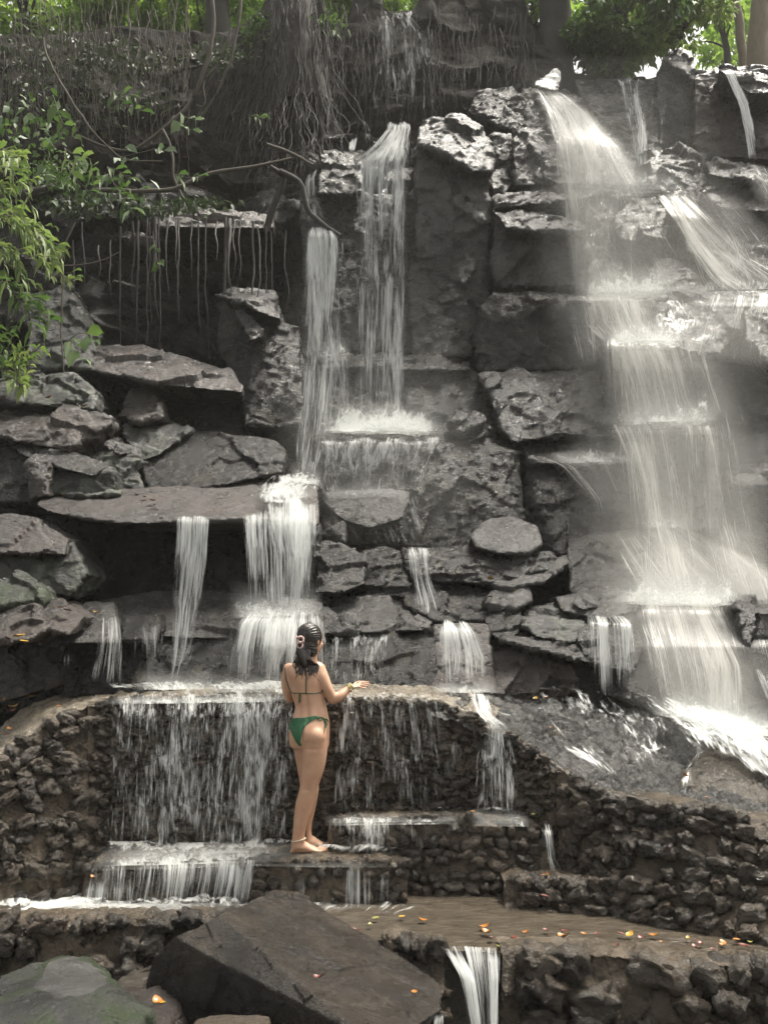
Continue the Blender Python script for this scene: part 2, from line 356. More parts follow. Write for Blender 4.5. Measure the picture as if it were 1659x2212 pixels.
R('long thin slab tilting down to the right over dark rock', 'basalt_grey', [(1050,1360,7.35),(1160,1368,7.4),(1300,1388,7.3),(1372,1440,7.1),(1368,1456,7.0),(1250,1425,7.05),(1080,1385,7.1)], depth=.6, strat=3)
R('black overhung rock under the long tilting slab', 'basalt', [(1050,1385,7.35),(1370,1450,7.2),(1395,1500,7.1),(1380,1560,7.0),(1060,1500,7.1)], depth=.6)
R('brown pitted rock below the layered ledges', 'basalt_brown', [(1052,1410,7.2),(1130,1400,7.2),(1240,1430,7.15),(1262,1495,7.0),(1150,1512,6.95),(1040,1500,7.0)], depth=.5, rough=1.4)
R('stacked dark stone left of the small middle fall', 'basalt', [(780,1195,8.0),(830,1183,8.1),(880,1192,8.0),(885,1290,7.7),(790,1290,7.75)], depth=.6, strat=2.5)
R('layered grey rock face behind the right table-rock fall', 'basalt_grey', [(680,1175,8.1),(720,1168,8.1),(790,1200,7.9),(788,1262,7.6),(730,1285,7.5),(680,1280,7.6)], depth=.6, strat=2)
R('rock step behind the small middle fall', 'basalt', [(870,1250,7.9),(1000,1255,7.9),(1060,1280,7.75),(1060,1345,7.45),(940,1345,7.45),(875,1310,7.6)], depth=.6, strat=2)
R('flat grey slab with a small knob behind the person', 'basalt_grey', [(590,1305,7.6),(700,1288,7.8),(860,1290,7.8),(930,1310,7.7),(940,1362,7.3),(700,1372,7.25),(600,1370,7.25)],
  [(740,1325,7.4),(765,1318,7.45),(775,1345,7.35),(745,1352,7.3)], depth=.7)
R('dark rock band under the flat grey slab', 'basalt', [(600,1370,7.3),(800,1372,7.28),(942,1362,7.32),(945,1440,7.05),(935,1500,6.95),(600,1500,6.95)], depth=.6)
R('dark brown rock behind the lower middle fall', 'basalt_brown', [(935,1345,7.35),(1055,1350,7.3),(1075,1500,6.95),(930,1500,6.95)], depth=.5)
# upper left and left
R('dark ledge of earth and rock below the hanging roots', 'basalt_brown', [(330,475,10.3),(400,448,10.7),(500,455,10.7),(580,470,10.5),(590,492,10.2),(460,492,10.0),(340,490,10.0)], depth=.9, strat=2)
R('dark standing boulder with a lit cap below the drip line', 'basalt_grey', [(458,634,9.6),(500,628,9.8),(590,630,9.7),(608,690,9.2),(556,672,9.1),(528,648,9.2)], depth=.6)
R('tall black pillar rock left of the central stream', 'basalt', [(480,645,9.55),(556,678,9.35),(606,695,9.35),(650,705,9.4),(655,920,9.0),(530,925,8.9),(528,830,9.1),(470,740,9.4)], depth=.8)
R('small pale triangular facet stone on the black pillar rock', 'basalt_grey', [(503,668,9.3),(525,672,9.3),(566,726,9.05),(542,738,9.0)], depth=.3, name='rock_flake', cat='rock')
R('long low boulder with a glistening rounded top and overhang', 'basalt_pink', [(172,776,9.1),(200,752,9.4),(300,750,9.5),(400,766,9.3),(500,796,9.0),(527,832,8.7),(524,848,8.6),(440,832,8.65),(350,832,8.6),(280,812,8.7),(226,808,8.8),(180,795,8.9)], depth=.8, chip=.6)
R('black recess wall under the long low boulder', 'basalt', [(230,812,9.2),(524,850,9.2),(530,945,9.0),(350,935,9.0),(260,905,9.1)], depth=.6)
R('rounded brown boulder tucked under the long low boulder', 'basalt_brown', [(276,838,8.8),(310,825,8.9),(345,855,8.7),(352,905,8.5),(300,915,8.45),(258,900,8.6),(258,868,8.7)], depth=.5)
R('rough dark green stone left of the long low boulder', 'lichen', [(135,800,9.0),(165,775,9.2),(190,800,9.0),(196,850,8.8),(150,850,8.8)], depth=.5)
R('long black wedge boulder with a lichened left end', 'lichen', [(262,920,8.6),(280,905,8.8),(350,913,8.7),(415,930,8.5),(340,985,8.2),(300,1000,8.2),(270,950,8.4)], depth=.5)
R('long black wedge boulder lying above the table rock', 'basalt', [(290,925,8.65),(415,930,8.6),(585,948,8.6),(616,968,8.5),(612,1020,8.25),(475,1050,8.0),(352,1070,7.95),(320,1055,8.0),(296,985,8.3)], depth=.8, chip=.6)
R('angular brown rock with a bright tilted top face', 'basalt_pink', [(196,930,8.6),(255,935,8.6),(290,978,8.1),(250,985,8.05),(225,962,8.2)], depth=.4)
R('cracked greenish rock below the bright tilted top face', 'lichen', [(170,932,8.6),(225,960,8.35),(290,975,8.2),(312,1060,7.95),(240,1070,7.9),(200,1010,8.1)], depth=.5, strat=2)
R('rough brown outcrop at the left edge above the tilted slabs', 'basalt_brown', [(-60,868,8.5),(0,868,8.5),(100,870,8.5),(185,888,8.3),(252,893,8.4),(240,915,8.2),(190,925,8.0),(150,975,7.85),(80,962,7.85),(-60,930,7.9)], depth=.8, rough=1.4)
R('pale grey slab sloping down to the right at the left side', 'basalt_grey', [(8,945,8.1),(70,968,8.0),(160,975,7.9),(235,1005,7.7),(200,1030,7.55),(120,1010,7.6),(50,985,7.8)], depth=.4, chip=.6)
R('dark greenish rock under the pale sloping slab', 'lichen', [(100,1010,7.75),(200,1030,7.65),(240,1010,7.7),(262,1070,7.6),(175,1078,7.55),(110,1065,7.6)], depth=.5, strat=2)
R('dark reddish upright stone at the left edge', 'basalt_brown', [(55,1000,7.55),(75,978,7.6),(98,1000,7.6),(108,1070,7.5),(60,1080,7.5)], depth=.4, name='stone', cat='stone')
R('black hollow rock at the far left edge', 'basalt', [(-60,960,8.1),(10,950,8.1),(70,990,7.9),(70,1085,7.7),(-60,1090,7.7)], depth=.6)
R('block of mossy earth and rock above the left outcrop', 'lichen', [(-60,815,8.8),(60,800,8.9),(150,812,8.8),(215,850,8.5),(200,885,8.3),(60,868,8.3),(-60,866,8.3)], depth=.7, rough=1.4)
R('mossy cliff boulder behind the bright bamboo leaves', 'lichen', [(60,640,9.4),(150,620,9.6),(190,700,9.3),(200,800,8.9),(60,800,8.9)], depth=.7)
# table rock
R('wide flat table rock with a rounded lip and falls over its edge', 'basalt_pink',
  [(75,1092,7.35),(85,1078,7.5),(120,1070,7.7),(300,1062,7.9),(450,1050,8.1),(600,1030,8.4),(688,1040,8.4),(692,1112,7.7),(690,1134,7.6),(600,1122,7.45),(460,1116,7.35),(370,1118,7.3),(270,1132,7.2),(180,1122,7.2),(110,1108,7.2)], depth=.7, chip=.25, rough=.6)
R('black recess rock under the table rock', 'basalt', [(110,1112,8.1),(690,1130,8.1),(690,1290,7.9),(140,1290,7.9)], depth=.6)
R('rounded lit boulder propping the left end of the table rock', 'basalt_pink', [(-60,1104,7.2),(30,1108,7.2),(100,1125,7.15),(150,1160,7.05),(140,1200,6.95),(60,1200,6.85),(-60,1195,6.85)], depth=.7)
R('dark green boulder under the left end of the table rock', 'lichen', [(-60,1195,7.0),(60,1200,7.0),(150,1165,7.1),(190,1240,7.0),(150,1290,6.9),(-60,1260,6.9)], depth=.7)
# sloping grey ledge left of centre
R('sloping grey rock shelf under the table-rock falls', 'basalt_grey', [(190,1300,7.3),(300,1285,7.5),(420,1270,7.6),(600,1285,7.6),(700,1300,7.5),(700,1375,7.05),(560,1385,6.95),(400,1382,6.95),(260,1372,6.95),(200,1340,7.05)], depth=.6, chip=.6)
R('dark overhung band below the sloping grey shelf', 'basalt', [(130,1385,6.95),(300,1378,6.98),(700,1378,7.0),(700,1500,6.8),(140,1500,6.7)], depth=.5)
R('slanted dark slab with wet streaks at the left', 'basalt_grey', [(118,1392,6.65),(140,1345,6.85),(180,1302,7.1),(245,1298,7.1),(255,1350,6.85),(248,1392,6.65)], depth=.4, chip=.4)
R('dark rock lumps in front of the shelf at the left', 'basalt', [(260,1330,6.95),(340,1325,6.95),(345,1360,6.8),(330,1388,6.75),(265,1385,6.75)], depth=.3)
R('grey-brown boulder by the left rubble slope', 'basalt_brown', [(75,1300,6.7),(130,1290,6.8),(185,1330,6.6),(150,1372,6.35),(80,1360,6.35),(60,1330,6.5)], depth=.5)
R('low brown rock with yellow leaves at the left edge', 'basalt_brown', [(-60,1385,7.0),(60,1378,7.05),(150,1398,6.95),(180,1425,6.9),(170,1470,6.85),(100,1492,6.8),(-60,1540,6.75)], depth=.3, rough=1.3)
R('mossy heap of rock at the left edge under the green boulder', 'mossy', [(-60,1240,6.8),(30,1245,6.8),(90,1275,6.7),(95,1300,6.6),(-60,1320,6.4)], depth=.5, rough=1.6)
R('dark cracked rock at the left edge above the brown rock', 'basalt_brown', [(-60,1310,6.5),(80,1305,6.5),(100,1360,6.35),(60,1385,6.25),(-60,1390,6.2)], depth=.5, rough=1.5)
# right side
R('dark rock cheek under the upper right cascade lip', 'basalt', [(1010,240,11.8),(1030,200,12),(1110,190,12),(1200,185,12),(1250,200,11.9),(1300,285,11.4),(1120,290,11.3),(1050,262,11.6)], depth=.7, rough=1.3)
R('dark rock wall between the upper right cascades', 'basalt', [(1240,170,12),(1330,168,12),(1420,172,11.9),(1430,330,11.4),(1400,420,11.1),(1310,400,11.1),(1290,290,11.4)], depth=.6)
R('dark stump of rock standing on the right cliff top', 'basalt', [(1424,335,11.6),(1415,165,11.7),(1440,118,11.8),(1462,103,11.8),(1494,112,11.8),(1502,150,11.7),(1500,335,11.6)], depth=.7)
R('sheer brown cliff block at the upper right corner', 'basalt_brown', [(1498,158,11.5),(1560,146,11.7),(1720,150,11.7),(1720,350,11.3),(1500,335,11.35)], depth=.9, chip=.6, strat=2)
R('bright wet ledge at the top right corner', 'basalt_grey', [(1560,150,11.2),(1600,144,11.5),(1720,140,11.5),(1720,205,11.0),(1620,200,11.0),(1575,180,11.1)], depth=.5, strat=2)
R('broken wet boulders at the foot of the rock stump', 'basalt_grey', [(1395,330,11.1),(1450,318,11.3),(1530,330,11.2),(1540,380,10.9),(1520,440,10.6),(1440,440,10.5),(1400,395,10.7)], depth=.6, rough=1.4)
R('lit lumpy boulder at the upper right edge', 'basalt_grey', [(1522,345,10.9),(1600,345,11),(1720,370,10.9),(1720,400,10.6),(1600,390,10.5),(1530,375,10.6)], [(1530,380,10.75),(1720,390,10.75),(1720,460,10.4),(1555,450,10.4),(1520,420,10.5)], depth=.8)
R('dark boulder below the lit lumpy boulder at the right edge', 'basalt', [(1480,455,10.6),(1555,452,10.6),(1720,460,10.6),(1720,600,10.2),(1560,600,10.1),(1480,540,10.3)], depth=.6)
R('rounded boulder veiled by the right cascade', 'basalt', [(1325,470,10.4),(1362,428,10.6),(1419,420,10.6),(1438,455,10.4),(1430,502,10.2),(1380,522,10.1),(1330,520,10.2)], depth=.6)
R('small lit block beside the veiled boulder', 'basalt_grey', [(1378,480,10.2),(1444,484,10.2),(1440,518,9.95),(1388,506,9.95)], depth=.4)
R('low dark hump above the long right ledge', 'basalt', [(1329,605,10.2),(1370,560,10.4),(1440,553,10.4),(1500,575,10.3),(1530,632,10.0),(1329,642,10.0)], depth=.7, chip=.5)
R('long wet shelf crossing the right cascade', 'basalt_grey', [(1290,640,9.9),(1400,632,10),(1560,630,10),(1720,625,10),(1720,650,9.8),(1560,650,9.75),(1300,655,9.75)], depth=.8)
R('small dark hump on the long wet shelf', 'basalt', [(1375,652,9.7),(1410,640,9.8),(1450,662,9.65),(1430,680,9.5),(1385,685,9.5)], depth=.4)
R('broad pale slab washed by the right cascade', 'basalt_grey', [(1400,685,9.55),(1480,650,9.8),(1550,642,9.85),(1610,662,9.75),(1596,720,9.4),(1556,765,9.15),(1490,760,9.1),(1420,735,9.25)], depth=.6, chip=.7)
R('lip stone where the right cascade breaks white', 'basalt_grey', [(1302,735,9.4),(1370,722,9.6),(1450,732,9.5),(1500,760,9.3),(1460,775,9.15),(1310,755,9.2)], depth=.6)
R('dark rock wall behind the middle of the right cascade', 'basalt', [(1300,750,9.5),(1500,760,9.5),(1540,920,9.2),(1300,925,9.2)], depth=.6)
R('leaning dark boulder at the right edge beside the pale slab', 'basalt_grey', [(1605,672,9.5),(1660,640,9.7),(1720,640,9.7),(1720,830,9.0),(1660,790,9.05),(1612,735,9.2)], depth=.6, chip=.6)
R('mottled dark cliff block at the right edge', 'lichen', [(1490,770,9.6),(1560,765,9.6),(1720,790,9.6),(1720,1060,9.3),(1560,1010,9.3),(1500,920,9.4)], depth=.8, strat=2, chip=.6)
R('wet shelf ending in a bright corner at the right', 'basalt_grey', [(1250,928,9.1),(1400,912,9.3),(1500,902,9.3),(1540,903,9.25),(1555,926,9.0),(1545,940,8.9),(1400,935,8.9),(1270,945,8.9)], depth=.6)
R('dark wall below the bright-cornered shelf', 'basalt', [(1280,945,9.1),(1545,940,9.05),(1560,1030,8.9),(1555,1150,8.6),(1300,1150,8.6)], depth=.6)
R('pale wet stones low at the right edge', 'basalt_grey', [(1565,1015,8.9),(1620,1000,9),(1720,985,9),(1720,1050,8.7),(1620,1055,8.6),(1575,1045,8.7)], depth=.4)
R('dark wall at the right edge above the humped rock', 'basalt', [(1550,1045,8.9),(1720,1050,8.9),(1720,1230,8.6),(1560,1180,8.6)], depth=.5)
R('humped rock sloping down to the right under spray', 'basalt', [(1225,1165,8.4),(1400,1140,8.4),(1440,1128,8.5),(1480,1150,8.4),(1600,1205,8.3),(1720,1270,8.2),(1720,1310,7.9),(1560,1300,7.8),(1290,1300,7.8),(1230,1280,7.9)], depth=.8, chip=.6)
R('low wet ledge stone in the spray left of the white lip', 'basalt_grey', [(1200,1290,7.75),(1290,1270,8.0),(1390,1282,7.9),(1380,1320,7.6),(1300,1340,7.5),(1210,1320,7.6)], depth=.5)
R('broad humped rock under the lowest right cascade', 'basalt', [(1290,1310,7.7),(1370,1296,7.85),(1480,1294,7.85),(1560,1320,7.6),(1640,1400,7.3),(1680,1560,7.0),(1400,1540,7.0),(1300,1500,7.0)], depth=.7, chip=.5)
R('cream-streaked boulder under the far right cascade', 'basalt_grey', [(1490,1390,7.3),(1540,1365,7.45),(1590,1368,7.4),(1640,1420,7.2),(1700,1500,7.0),(1700,1580,6.8),(1500,1560,6.8)], depth=.5)
R('square dark boulder with a pale top at the right edge', 'basalt_grey', [(1590,1300,7.3),(1630,1293,7.45),(1720,1293,7.45),(1720,1335,7.1),(1640,1322,7.1),(1595,1318,7.2)], [(1592,1310,7.2),(1640,1325,7.12),(1720,1335,7.12),(1720,1440,7.0),(1640,1420,7.0),(1606,1385,7.05)], depth=.7)
R('small dark block wedged under the square boulder at right', 'basalt', [(1606,1400,7.1),(1720,1420,7.1),(1720,1560,6.8),(1660,1500,6.9)], depth=.4)
# ---------------------------------------------------------------- rubble walls
def _ico(sub):
    bm = bmesh.new(); bmesh.ops.create_icosphere(bm, subdivisions=sub, radius=1.0)
    bm.verts.ensure_lookup_table()
    v = np.array([q.co[:] for q in bm.verts]); f = np.array([[q.index for q in g.verts] for g in bm.faces]); bm.free(); return v, f
ICO3, ICO2 = _ico(3), _ico(2)
def recolor(o, poly, mat, jag=16):
    me = o.data; n = len(me.polygons); c = np.empty(n*3); me.polygons.foreach_get('center', c); c = c.reshape(-1, 3) + np.array(o.location)
    x, y = px_of(c); x = x + jag*fbm(c*9, 3, 1); y = y + jag*fbm(c*9, 3, 2)
    nn = np.empty(n*3); me.polygons.foreach_get('normal', nn); nn = nn.reshape(-1, 3)
    me.materials.append(M[mat]); mi = np.zeros(n, np.int32); me.polygons.foreach_get('material_index', mi); mi[inpoly(x, y, poly) & ((nn*c).sum(1) < 0)] = len(me.materials)-1
    me.polygons.foreach_set('material_index', mi)
def resample(pl, n):
    pl = np.array(pl, float); s = np.r_[0, np.cumsum(np.linalg.norm(np.diff(pl, axis=0), axis=1))]; t = np.linspace(0, s[-1], n)
    return np.stack([np.interp(t, s, pl[:, k]) for k in range(pl.shape[1])], 1)
def wall(name, label, cat, top, bot, cap, size=.14, flat=.75, mats=('mortar', 'stone', 'stone_b'), stone_skip=.08, res=.013, prot=.42, capstones=.25, seed=1, top_only=None, xr=None, relief=.016, group=None):
    r = random.Random(seed)
    T, B = A(top), A(bot)
    W = np.linalg.norm(np.diff(T, axis=0), axis=1).sum(); H = np.abs(T[:, 2]-B[:, 2]).max()
    nu, nv = int(W/res)+2, int(H/res)+2; nc = max(3, int(max(cap) / res / 1.3) if not isinstance(cap, float) else int(cap/res/1.3))
    T2, B2 = resample(T, nu), resample(B, nu)
    # match bottom to top by fraction
    t = np.linspace(0, 1, nv)[None, :, None]
    S = T2[:, None]*(1-t) + B2[:, None]*t
    S[:, :, 2] = T2[:, None, 2]*(1-t[..., 0]) + B2[:, None, 2]*t[..., 0]
    capd = np.full(nu, cap) if isinstance(cap, float) else np.interp(np.linspace(0, 1, nu), np.linspace(0, 1, len(cap)), cap)
    k = np.linspace(1, 0, nc, endpoint=False)[None, :]
    C = np.repeat(T2[:, None], nc, 1); C[:, :, 1] += capd[:, None]*k; C[:, :, 2] += .02*k
    G = np.concatenate([C, S], 1); n = G.shape[1]
    P = G.reshape(-1, 3).copy()
    # displacement outward/up
    du, dv = np.gradient(G, axis=0), np.gradient(G, axis=1)
    N = np.cross(du, dv); N /= np.maximum(np.linalg.norm(N, axis=2, keepdims=True), 1e-9); N = N.reshape(-1, 3)
    if N[:, 1].mean() > 0: N = -N
    tt = np.tile(np.r_[np.full(nc, 0.0), np.ones(nv)], nu)
    d = relief*(fbm(P*5, 4, seed)+.6*facet(P*8, seed)*(.4+.6*tt)) + .008*fbm(P*22, 3, seed+3)
    P += N*d[:, None]
    # rounded lip
    P[:, 2] -= np.tile(np.r_[.0*k[0], .0*np.ones(nv)], nu)
    V = [P]; q = grid_faces(nu, n); Fq = [np.stack([q[:, 0], q[:, 1], q[:, 2]], 1), np.stack([q[:, 0], q[:, 2], q[:, 3]], 1)]
    MI = [np.zeros(len(q)*2, int)]; off = len(P)
    row = 0; v0 = size*.25
    while v0 < H:
        hh = size*flat*r.uniform(.8, 1.15); u0 = r.uniform(0, size)
        while u0 < W:
            w_ = size*r.choice([.6, .8, 1, 1, 1.2, 1.45])
            uc = (u0+w_/2)/W; vc = v0/H
            u0 += w_*r.uniform(.95, 1.15)
            if uc >= 1 or r.random() < stone_skip: continue
            iu = uc*(nu-1); a = int(iu)
            hloc = abs(T2[a, 2]-B2[a, 2]);
            if v0 > hloc: continue
            c = S[a, min(nv-1, int(v0/hloc*(nv-1)))]
            nn = N.reshape(nu, n, 3)[a, nc+min(nv-1, int(v0/hloc*(nv-1)))]
            sc = np.array((w_*.52, size*.45, hh*.52))*r.uniform(.85, 1.1)
            big = size > .1
            iv, jf = ICO3 if big else ICO2
            e = iv.copy(); e = np.sign(e)*np.abs(e)**.8
            sd = r.random()*50
            e = e*(1+.2*fbm(iv*1.3+sd, 2, 3)[:, None] + .42*facet(iv*1.2+sd, 5)[:, None] + .16*facet(iv*3.1+sd, 6)[:, None])
            e *= sc; e += .016*fbm((e+sd)*16, 4, 4)[:, None]*iv
            ang = r.uniform(-.45, .45); ca, sa = math.cos(ang), math.sin(ang)
            e = e @ np.array(((ca, 0, sa), (0, 1, 0), (-sa, 0, ca)))
            an = math.atan2(nn[0], -nn[1]); ca, sa = math.cos(an), math.sin(an)
            e = e @ np.array(((ca, sa, 0), (-sa, ca, 0), (0, 0, 1)))
            e += c + nn*size*(prot-.30)*r.uniform(.6, 1.3) + np.array((0, 0, r.uniform(-.15, .15)*size))
            V.append(e); Fq.append(jf+off); off += len(e)
            MI.append(np.full(len(jf), 1 if r.random() < .6 else 2))
        v0 += hh*.98
    ncap = int(W/size*capstones*2)
    for _ in range(ncap):
        a = r.randrange(nu); c = T2[a].copy(); c[1] += r.uniform(-.01, .08); c[2] += size*r.uniform(-.25, .0)
        iv, jf = ICO3; sd = r.random()*50; s = size*r.uniform(.3, .5)
        e = iv*(1+.2*fbm(iv*1.1+sd, 2, 3)[:, None]+.22*facet(iv*1.3+sd, 5)[:, None])*s*np.array((1.15, .9, .75)); e += .008*fbm((e+sd)*18, 3, 4)[:, None]*iv + c
        V.append(e); Fq.append(jf+off); off += len(e); MI.append(np.full(len(jf), 1))
    V = np.vstack(V); Fq = np.vstack(Fq); MI = np.concatenate(MI)
    me = mesh_from(name, V, Fq, [M[m] for m in mats], MI)
    base = V.mean(0); base[2] = V[:, 2].min()
    o = link(name, me, loc=base); tag(o, label, cat, group); return o
LIP = [(-80,1668,5.75),(0,1632,5.9),(100,1565,6.15),(190,1522,6.35),(230,1512,6.42),(420,1503,6.5),(600,1503,6.5),(850,1508,6.5),(950,1516,6.5),(1050,1556,6.45),(1130,1603,6.4),(1200,1652,6.25),(1280,1700,6.05),(1370,1727,5.85),(1480,1737,5.7),(1740,1790,5.5)]
bx = [(-80,1990,5.7),(0,1985,5.75),(100,1975,5.95),(190,1960,6.15),(230,1955,6.3),(420,1955,6.35),(600,1955,6.38),(850,1955,6.38),(950,1960,6.38),(1050,1965,6.33),(1130,1970,6.25),(1200,1975,6.05),(1280,1985,5.8),(1370,2000,5.55),(1480,2020,5.35),(1740,2075,5.0)]
wall('rubble_wall', 'tall curved rubble wall behind the person with water streaming over it', 'wall', LIP[3:12], bx[3:12], .35, size=.105, flat=.55, seed=3, stone_skip=.1, prot=.40, capstones=.1)
wall('rubble_wall', 'sloping mortared rubble wall at the left edge beside the wide water curtain', 'wall', LIP[:4], bx[:4], .4, size=.12, flat=.75, seed=5, stone_skip=.35, prot=.33, relief=.05, capstones=.2)
wall('rubble_wall', 'big dark rubble wall of rounded stones at the right without water on it', 'wall', LIP[11:], bx[11:], .55, size=.122, flat=.78, seed=8, stone_skip=.08, prot=.45)
wall('stone_step', 'low stone step the barefoot person stands on', 'step', [(182,1870,6.1),(200,1862,6.02),(300,1856,5.97),(560,1856,5.95),(700,1857,5.95),(880,1862,5.95)],
     [(182,1965,6.0),(200,1965,5.95),(300,1965,5.92),(560,1965,5.9),(700,1968,5.9),(880,1970,5.9)], .5, size=.085, flat=.75, seed=11, stone_skip=.25, prot=.36, relief=.03, capstones=.25)
wall('stone_terrace', 'stone terrace right of the person with a thin fall over its left end', 'terrace', [(712,1775,6.3),(760,1766,6.22),(900,1764,6.2),(1060,1764,6.2),(1150,1775,6.2),(1190,1800,6.15)],
     [(712,1990,6.1),(760,1985,6.1),(900,1985,6.08),(1060,1985,6.05),(1150,1988,6.0),(1190,1990,5.98)], .4, size=.10, flat=.7, seed=14, prot=.42, relief=.03, capstones=.45)
wall('stone_terrace', 'lowest rubble terrace at the right bordering the leafy pool', 'terrace', [(1088,1902,5.9),(1130,1898,5.85),(1290,1900,5.75),(1400,1914,5.68),(1495,1945,5.6)],
     [(1088,1990,5.82),(1130,1990,5.78),(1290,2000,5.65),(1400,2012,5.55),(1495,2025,5.48)], .45, size=.11, flat=.75, seed=17, prot=.43, relief=.03, capstones=.45)
wall('rubble_wall', 'front left rubble wall below the narrow channel of white water', 'wall', [(-80,1984,5.45),(0,1984,5.45),(130,1988,5.42),(300,1984,5.45),(420,1982,5.45),(560,1990,5.4)],
     [(-80,2280,5.25),(0,2280,5.25),(130,2280,5.25),(300,2280,5.25),(420,2280,5.25),(560,2280,5.2)], .12, size=.15, flat=.8, seed=21, stone_skip=.2, prot=.44, relief=.04, capstones=.5)
wall('rubble_wall', 'short front rubble wall between the big wedge boulder and the clear spill', 'wall', [(830,2022,5.15),(880,2030,5.1),(930,2040,5.05),(960,2046,5.02)],
     [(830,2300,4.95),(880,2300,4.95),(930,2300,4.9),(960,2300,4.9)], .15, size=.12, flat=.8, seed=24, prot=.42, relief=.04)
wall('rubble_wall', 'near rubble wall of large dark stones at the lower right', 'wall', [(1082,2056,4.95),(1120,2052,4.97),(1300,2062,4.88),(1480,2078,4.78),(1740,2095,4.68)],
     [(1082,2330,4.8),(1120,2330,4.8),(1300,2330,4.72),(1480,2330,4.62),(1740,2330,4.5)], .2, size=.175, flat=.8, seed=27, stone_skip=.03, prot=.5, relief=.04, capstones=.35)
rock('dark rock chute behind the clear spill of water', 'stone', [(940,2052,5.25),(1100,2052,5.25),(1110,2300,5.0),(940,2300,5.0)], depth=.2, name='rock', cat='rock')
# slab of pebbled concrete behind the right wall
def patch(name, label, cat, rows, mat, res=.015, relief=.03, kind=None, seed=1):
    """rows of (px,py,Y) from back to front, all with the same number of points"""
    R_ = [A(r) for r in rows]; W = np.linalg.norm(np.diff(R_[-1], axis=0), axis=1).sum(); L = sum(np.linalg.norm(R_[i+1]-R_[i], axis=1).max() for i in range(len(R_)-1))
    nu, nv = int(W/res)+2, int(L/res)+2
    R2 = np.stack([resample(r, nu) for r in R_], 1); tt = np.linspace(0, len(rows)-1, nv)
    G = np.stack([[np.interp(tt, np.arange(len(rows)), R2[i, :, k]) for k in range(3)] for i in range(nu)], 0).transpose(0, 2, 1)
    P = G.reshape(-1, 3).copy()
    P[:, 2] += relief*(fbm(P*3, 4, seed) + .5*facet(P*7, seed) + .45*facet(P*17, seed+2)) + .006*fbm(P*30, 2, seed)
    me = mesh_from(name, P, grid_faces(nu, nv), (M[mat],))
    o = link(name, me, loc=P.mean(0)); tag(o, label, cat, kind=kind); return o
patch('rock_slab', 'wide pebbled wet slab sloping down behind the right rubble wall', 'rock slab',
      [[(980,1482,7.05),(1200,1484,7.2),(1420,1492,7.3),(1580,1530,7.2),(1740,1590,7.0)],
       [(960,1500,6.75),(1160,1560,6.75),(1400,1600,6.7),(1580,1640,6.6),(1740,1700,6.4)],
       [(930,1540,6.4),(1120,1620,6.35),(1330,1725,6.0),(1480,1745,5.85),(1740,1800,5.6)]], 'speckle', relief=.05, seed=4)
patch('rock_ledge', 'wet brown concrete ledge along the top of the tall rubble wall', 'ledge',
      [[(-80,1600,6.7),(0,1570,6.75),(60,1520,6.85),(150,1492,6.95),(330,1474,7.0),(600,1474,7.0),(900,1478,7.0),(1010,1490,6.95),(1080,1530,6.75)],
       [(-80,1640,6.1),(0,1610,6.2),(100,1545,6.4),(190,1508,6.6),(420,1492,6.7),(600,1492,6.7),(850,1494,6.7),(960,1506,6.65),(1070,1548,6.55)],
       [(-80,1672,5.74),(0,1636,5.89),(100,1568,6.14),(190,1526,6.34),(420,1507,6.49),(600,1507,6.49),(850,1512,6.49),(950,1520,6.49),(1050,1560,6.44)]], 'concrete', relief=.025, seed=6)
rock('rounded pebbled boulder in the stream at the lower right', 'stone', [(1470,1738,6.0),(1478,1680,6.2),(1505,1640,6.4),(1560,1622,6.5),(1630,1645,6.4),(1665,1700,6.1),(1680,1765,5.9),(1600,1760,5.85)], depth=.5, rough=.8)
rock('small black lump on the pebbled slab', 'stone', [(1195,1590,6.6),(1203,1580,6.65),(1213,1590,6.6),(1218,1622,6.5),(1203,1625,6.5)], depth=.12, name='rock', cat='rock', size=.6)
# foreground boulders
M['pale_facet'] = rock_mat('pale_wet_facet', (.07, .07, .066), (.17, .168, .16), (.05, .05, .04), .6, rough=(.08, .3), bumps=1.4, fine=60, crack=0)
M['wedge'] = rock_mat('foreground_basalt', (.035, .029, .022), (.075, .06, .045), (.12, .10, .075), .57, rough=(.14, .42), bumps=1.5, fine=80, crack=0)
rock('huge wedge-shaped dark boulder leaning across the foreground', 'wedge',
     [(475,1977,4.25),(640,2120,3.88),(790,2240,3.55),(598,1926,4.95),(642,1930,4.95),(862,2058,4.6),(953,2128,4.35),(958,2178,4.15),(885,2230,3.75),
      (374,2024,4.3),(332,2066,4.4),(316,2130,4.45),(318,2200,4.6),(420,2330,4.4),(700,2330,3.9),(850,2330,3.8)], depth=.05, chip=.6, rough=.9, size=.7)
mb = rock('mossy boulder with a pale wet facet at the bottom left corner', 'mossy',
     [(-60,2150,3.9),(0,2118,3.9),(50,2092,4.0),(112,2072,4.05),(190,2080,4.0),(235,2112,3.9),(75,2140,3.55),(130,2150,3.5),(172,2146,3.5),(232,2128,3.55),(330,2180,3.55),(345,2240,3.5),(340,2330,3.4),(150,2330,3.1),(-60,2330,3.1),(-60,2220,3.3)], depth=.06, chip=1.1, rough=1.0, size=.7)
rock('pale stone wedged at the bottom between mossy and wedge boulders', 'basalt_brown', [(250,2195,3.95),(300,2180,4.0),(360,2225,3.9),(380,2300,3.8),(270,2300,3.8)], depth=.3)
recolor(mb, [(72,2142),(108,2076),(150,2070),(192,2078),(236,2112),(225,2128),(172,2148),(130,2152)], 'pale_facet')
rock('brown low stone at the bottom edge under the wedge boulder', 'stone_b', [(400,2232,3.4),(470,2222,3.42),(580,2226,3.4),(600,2300,3.35),(390,2300,3.35)], depth=.15, chip=.4, rough=.5)
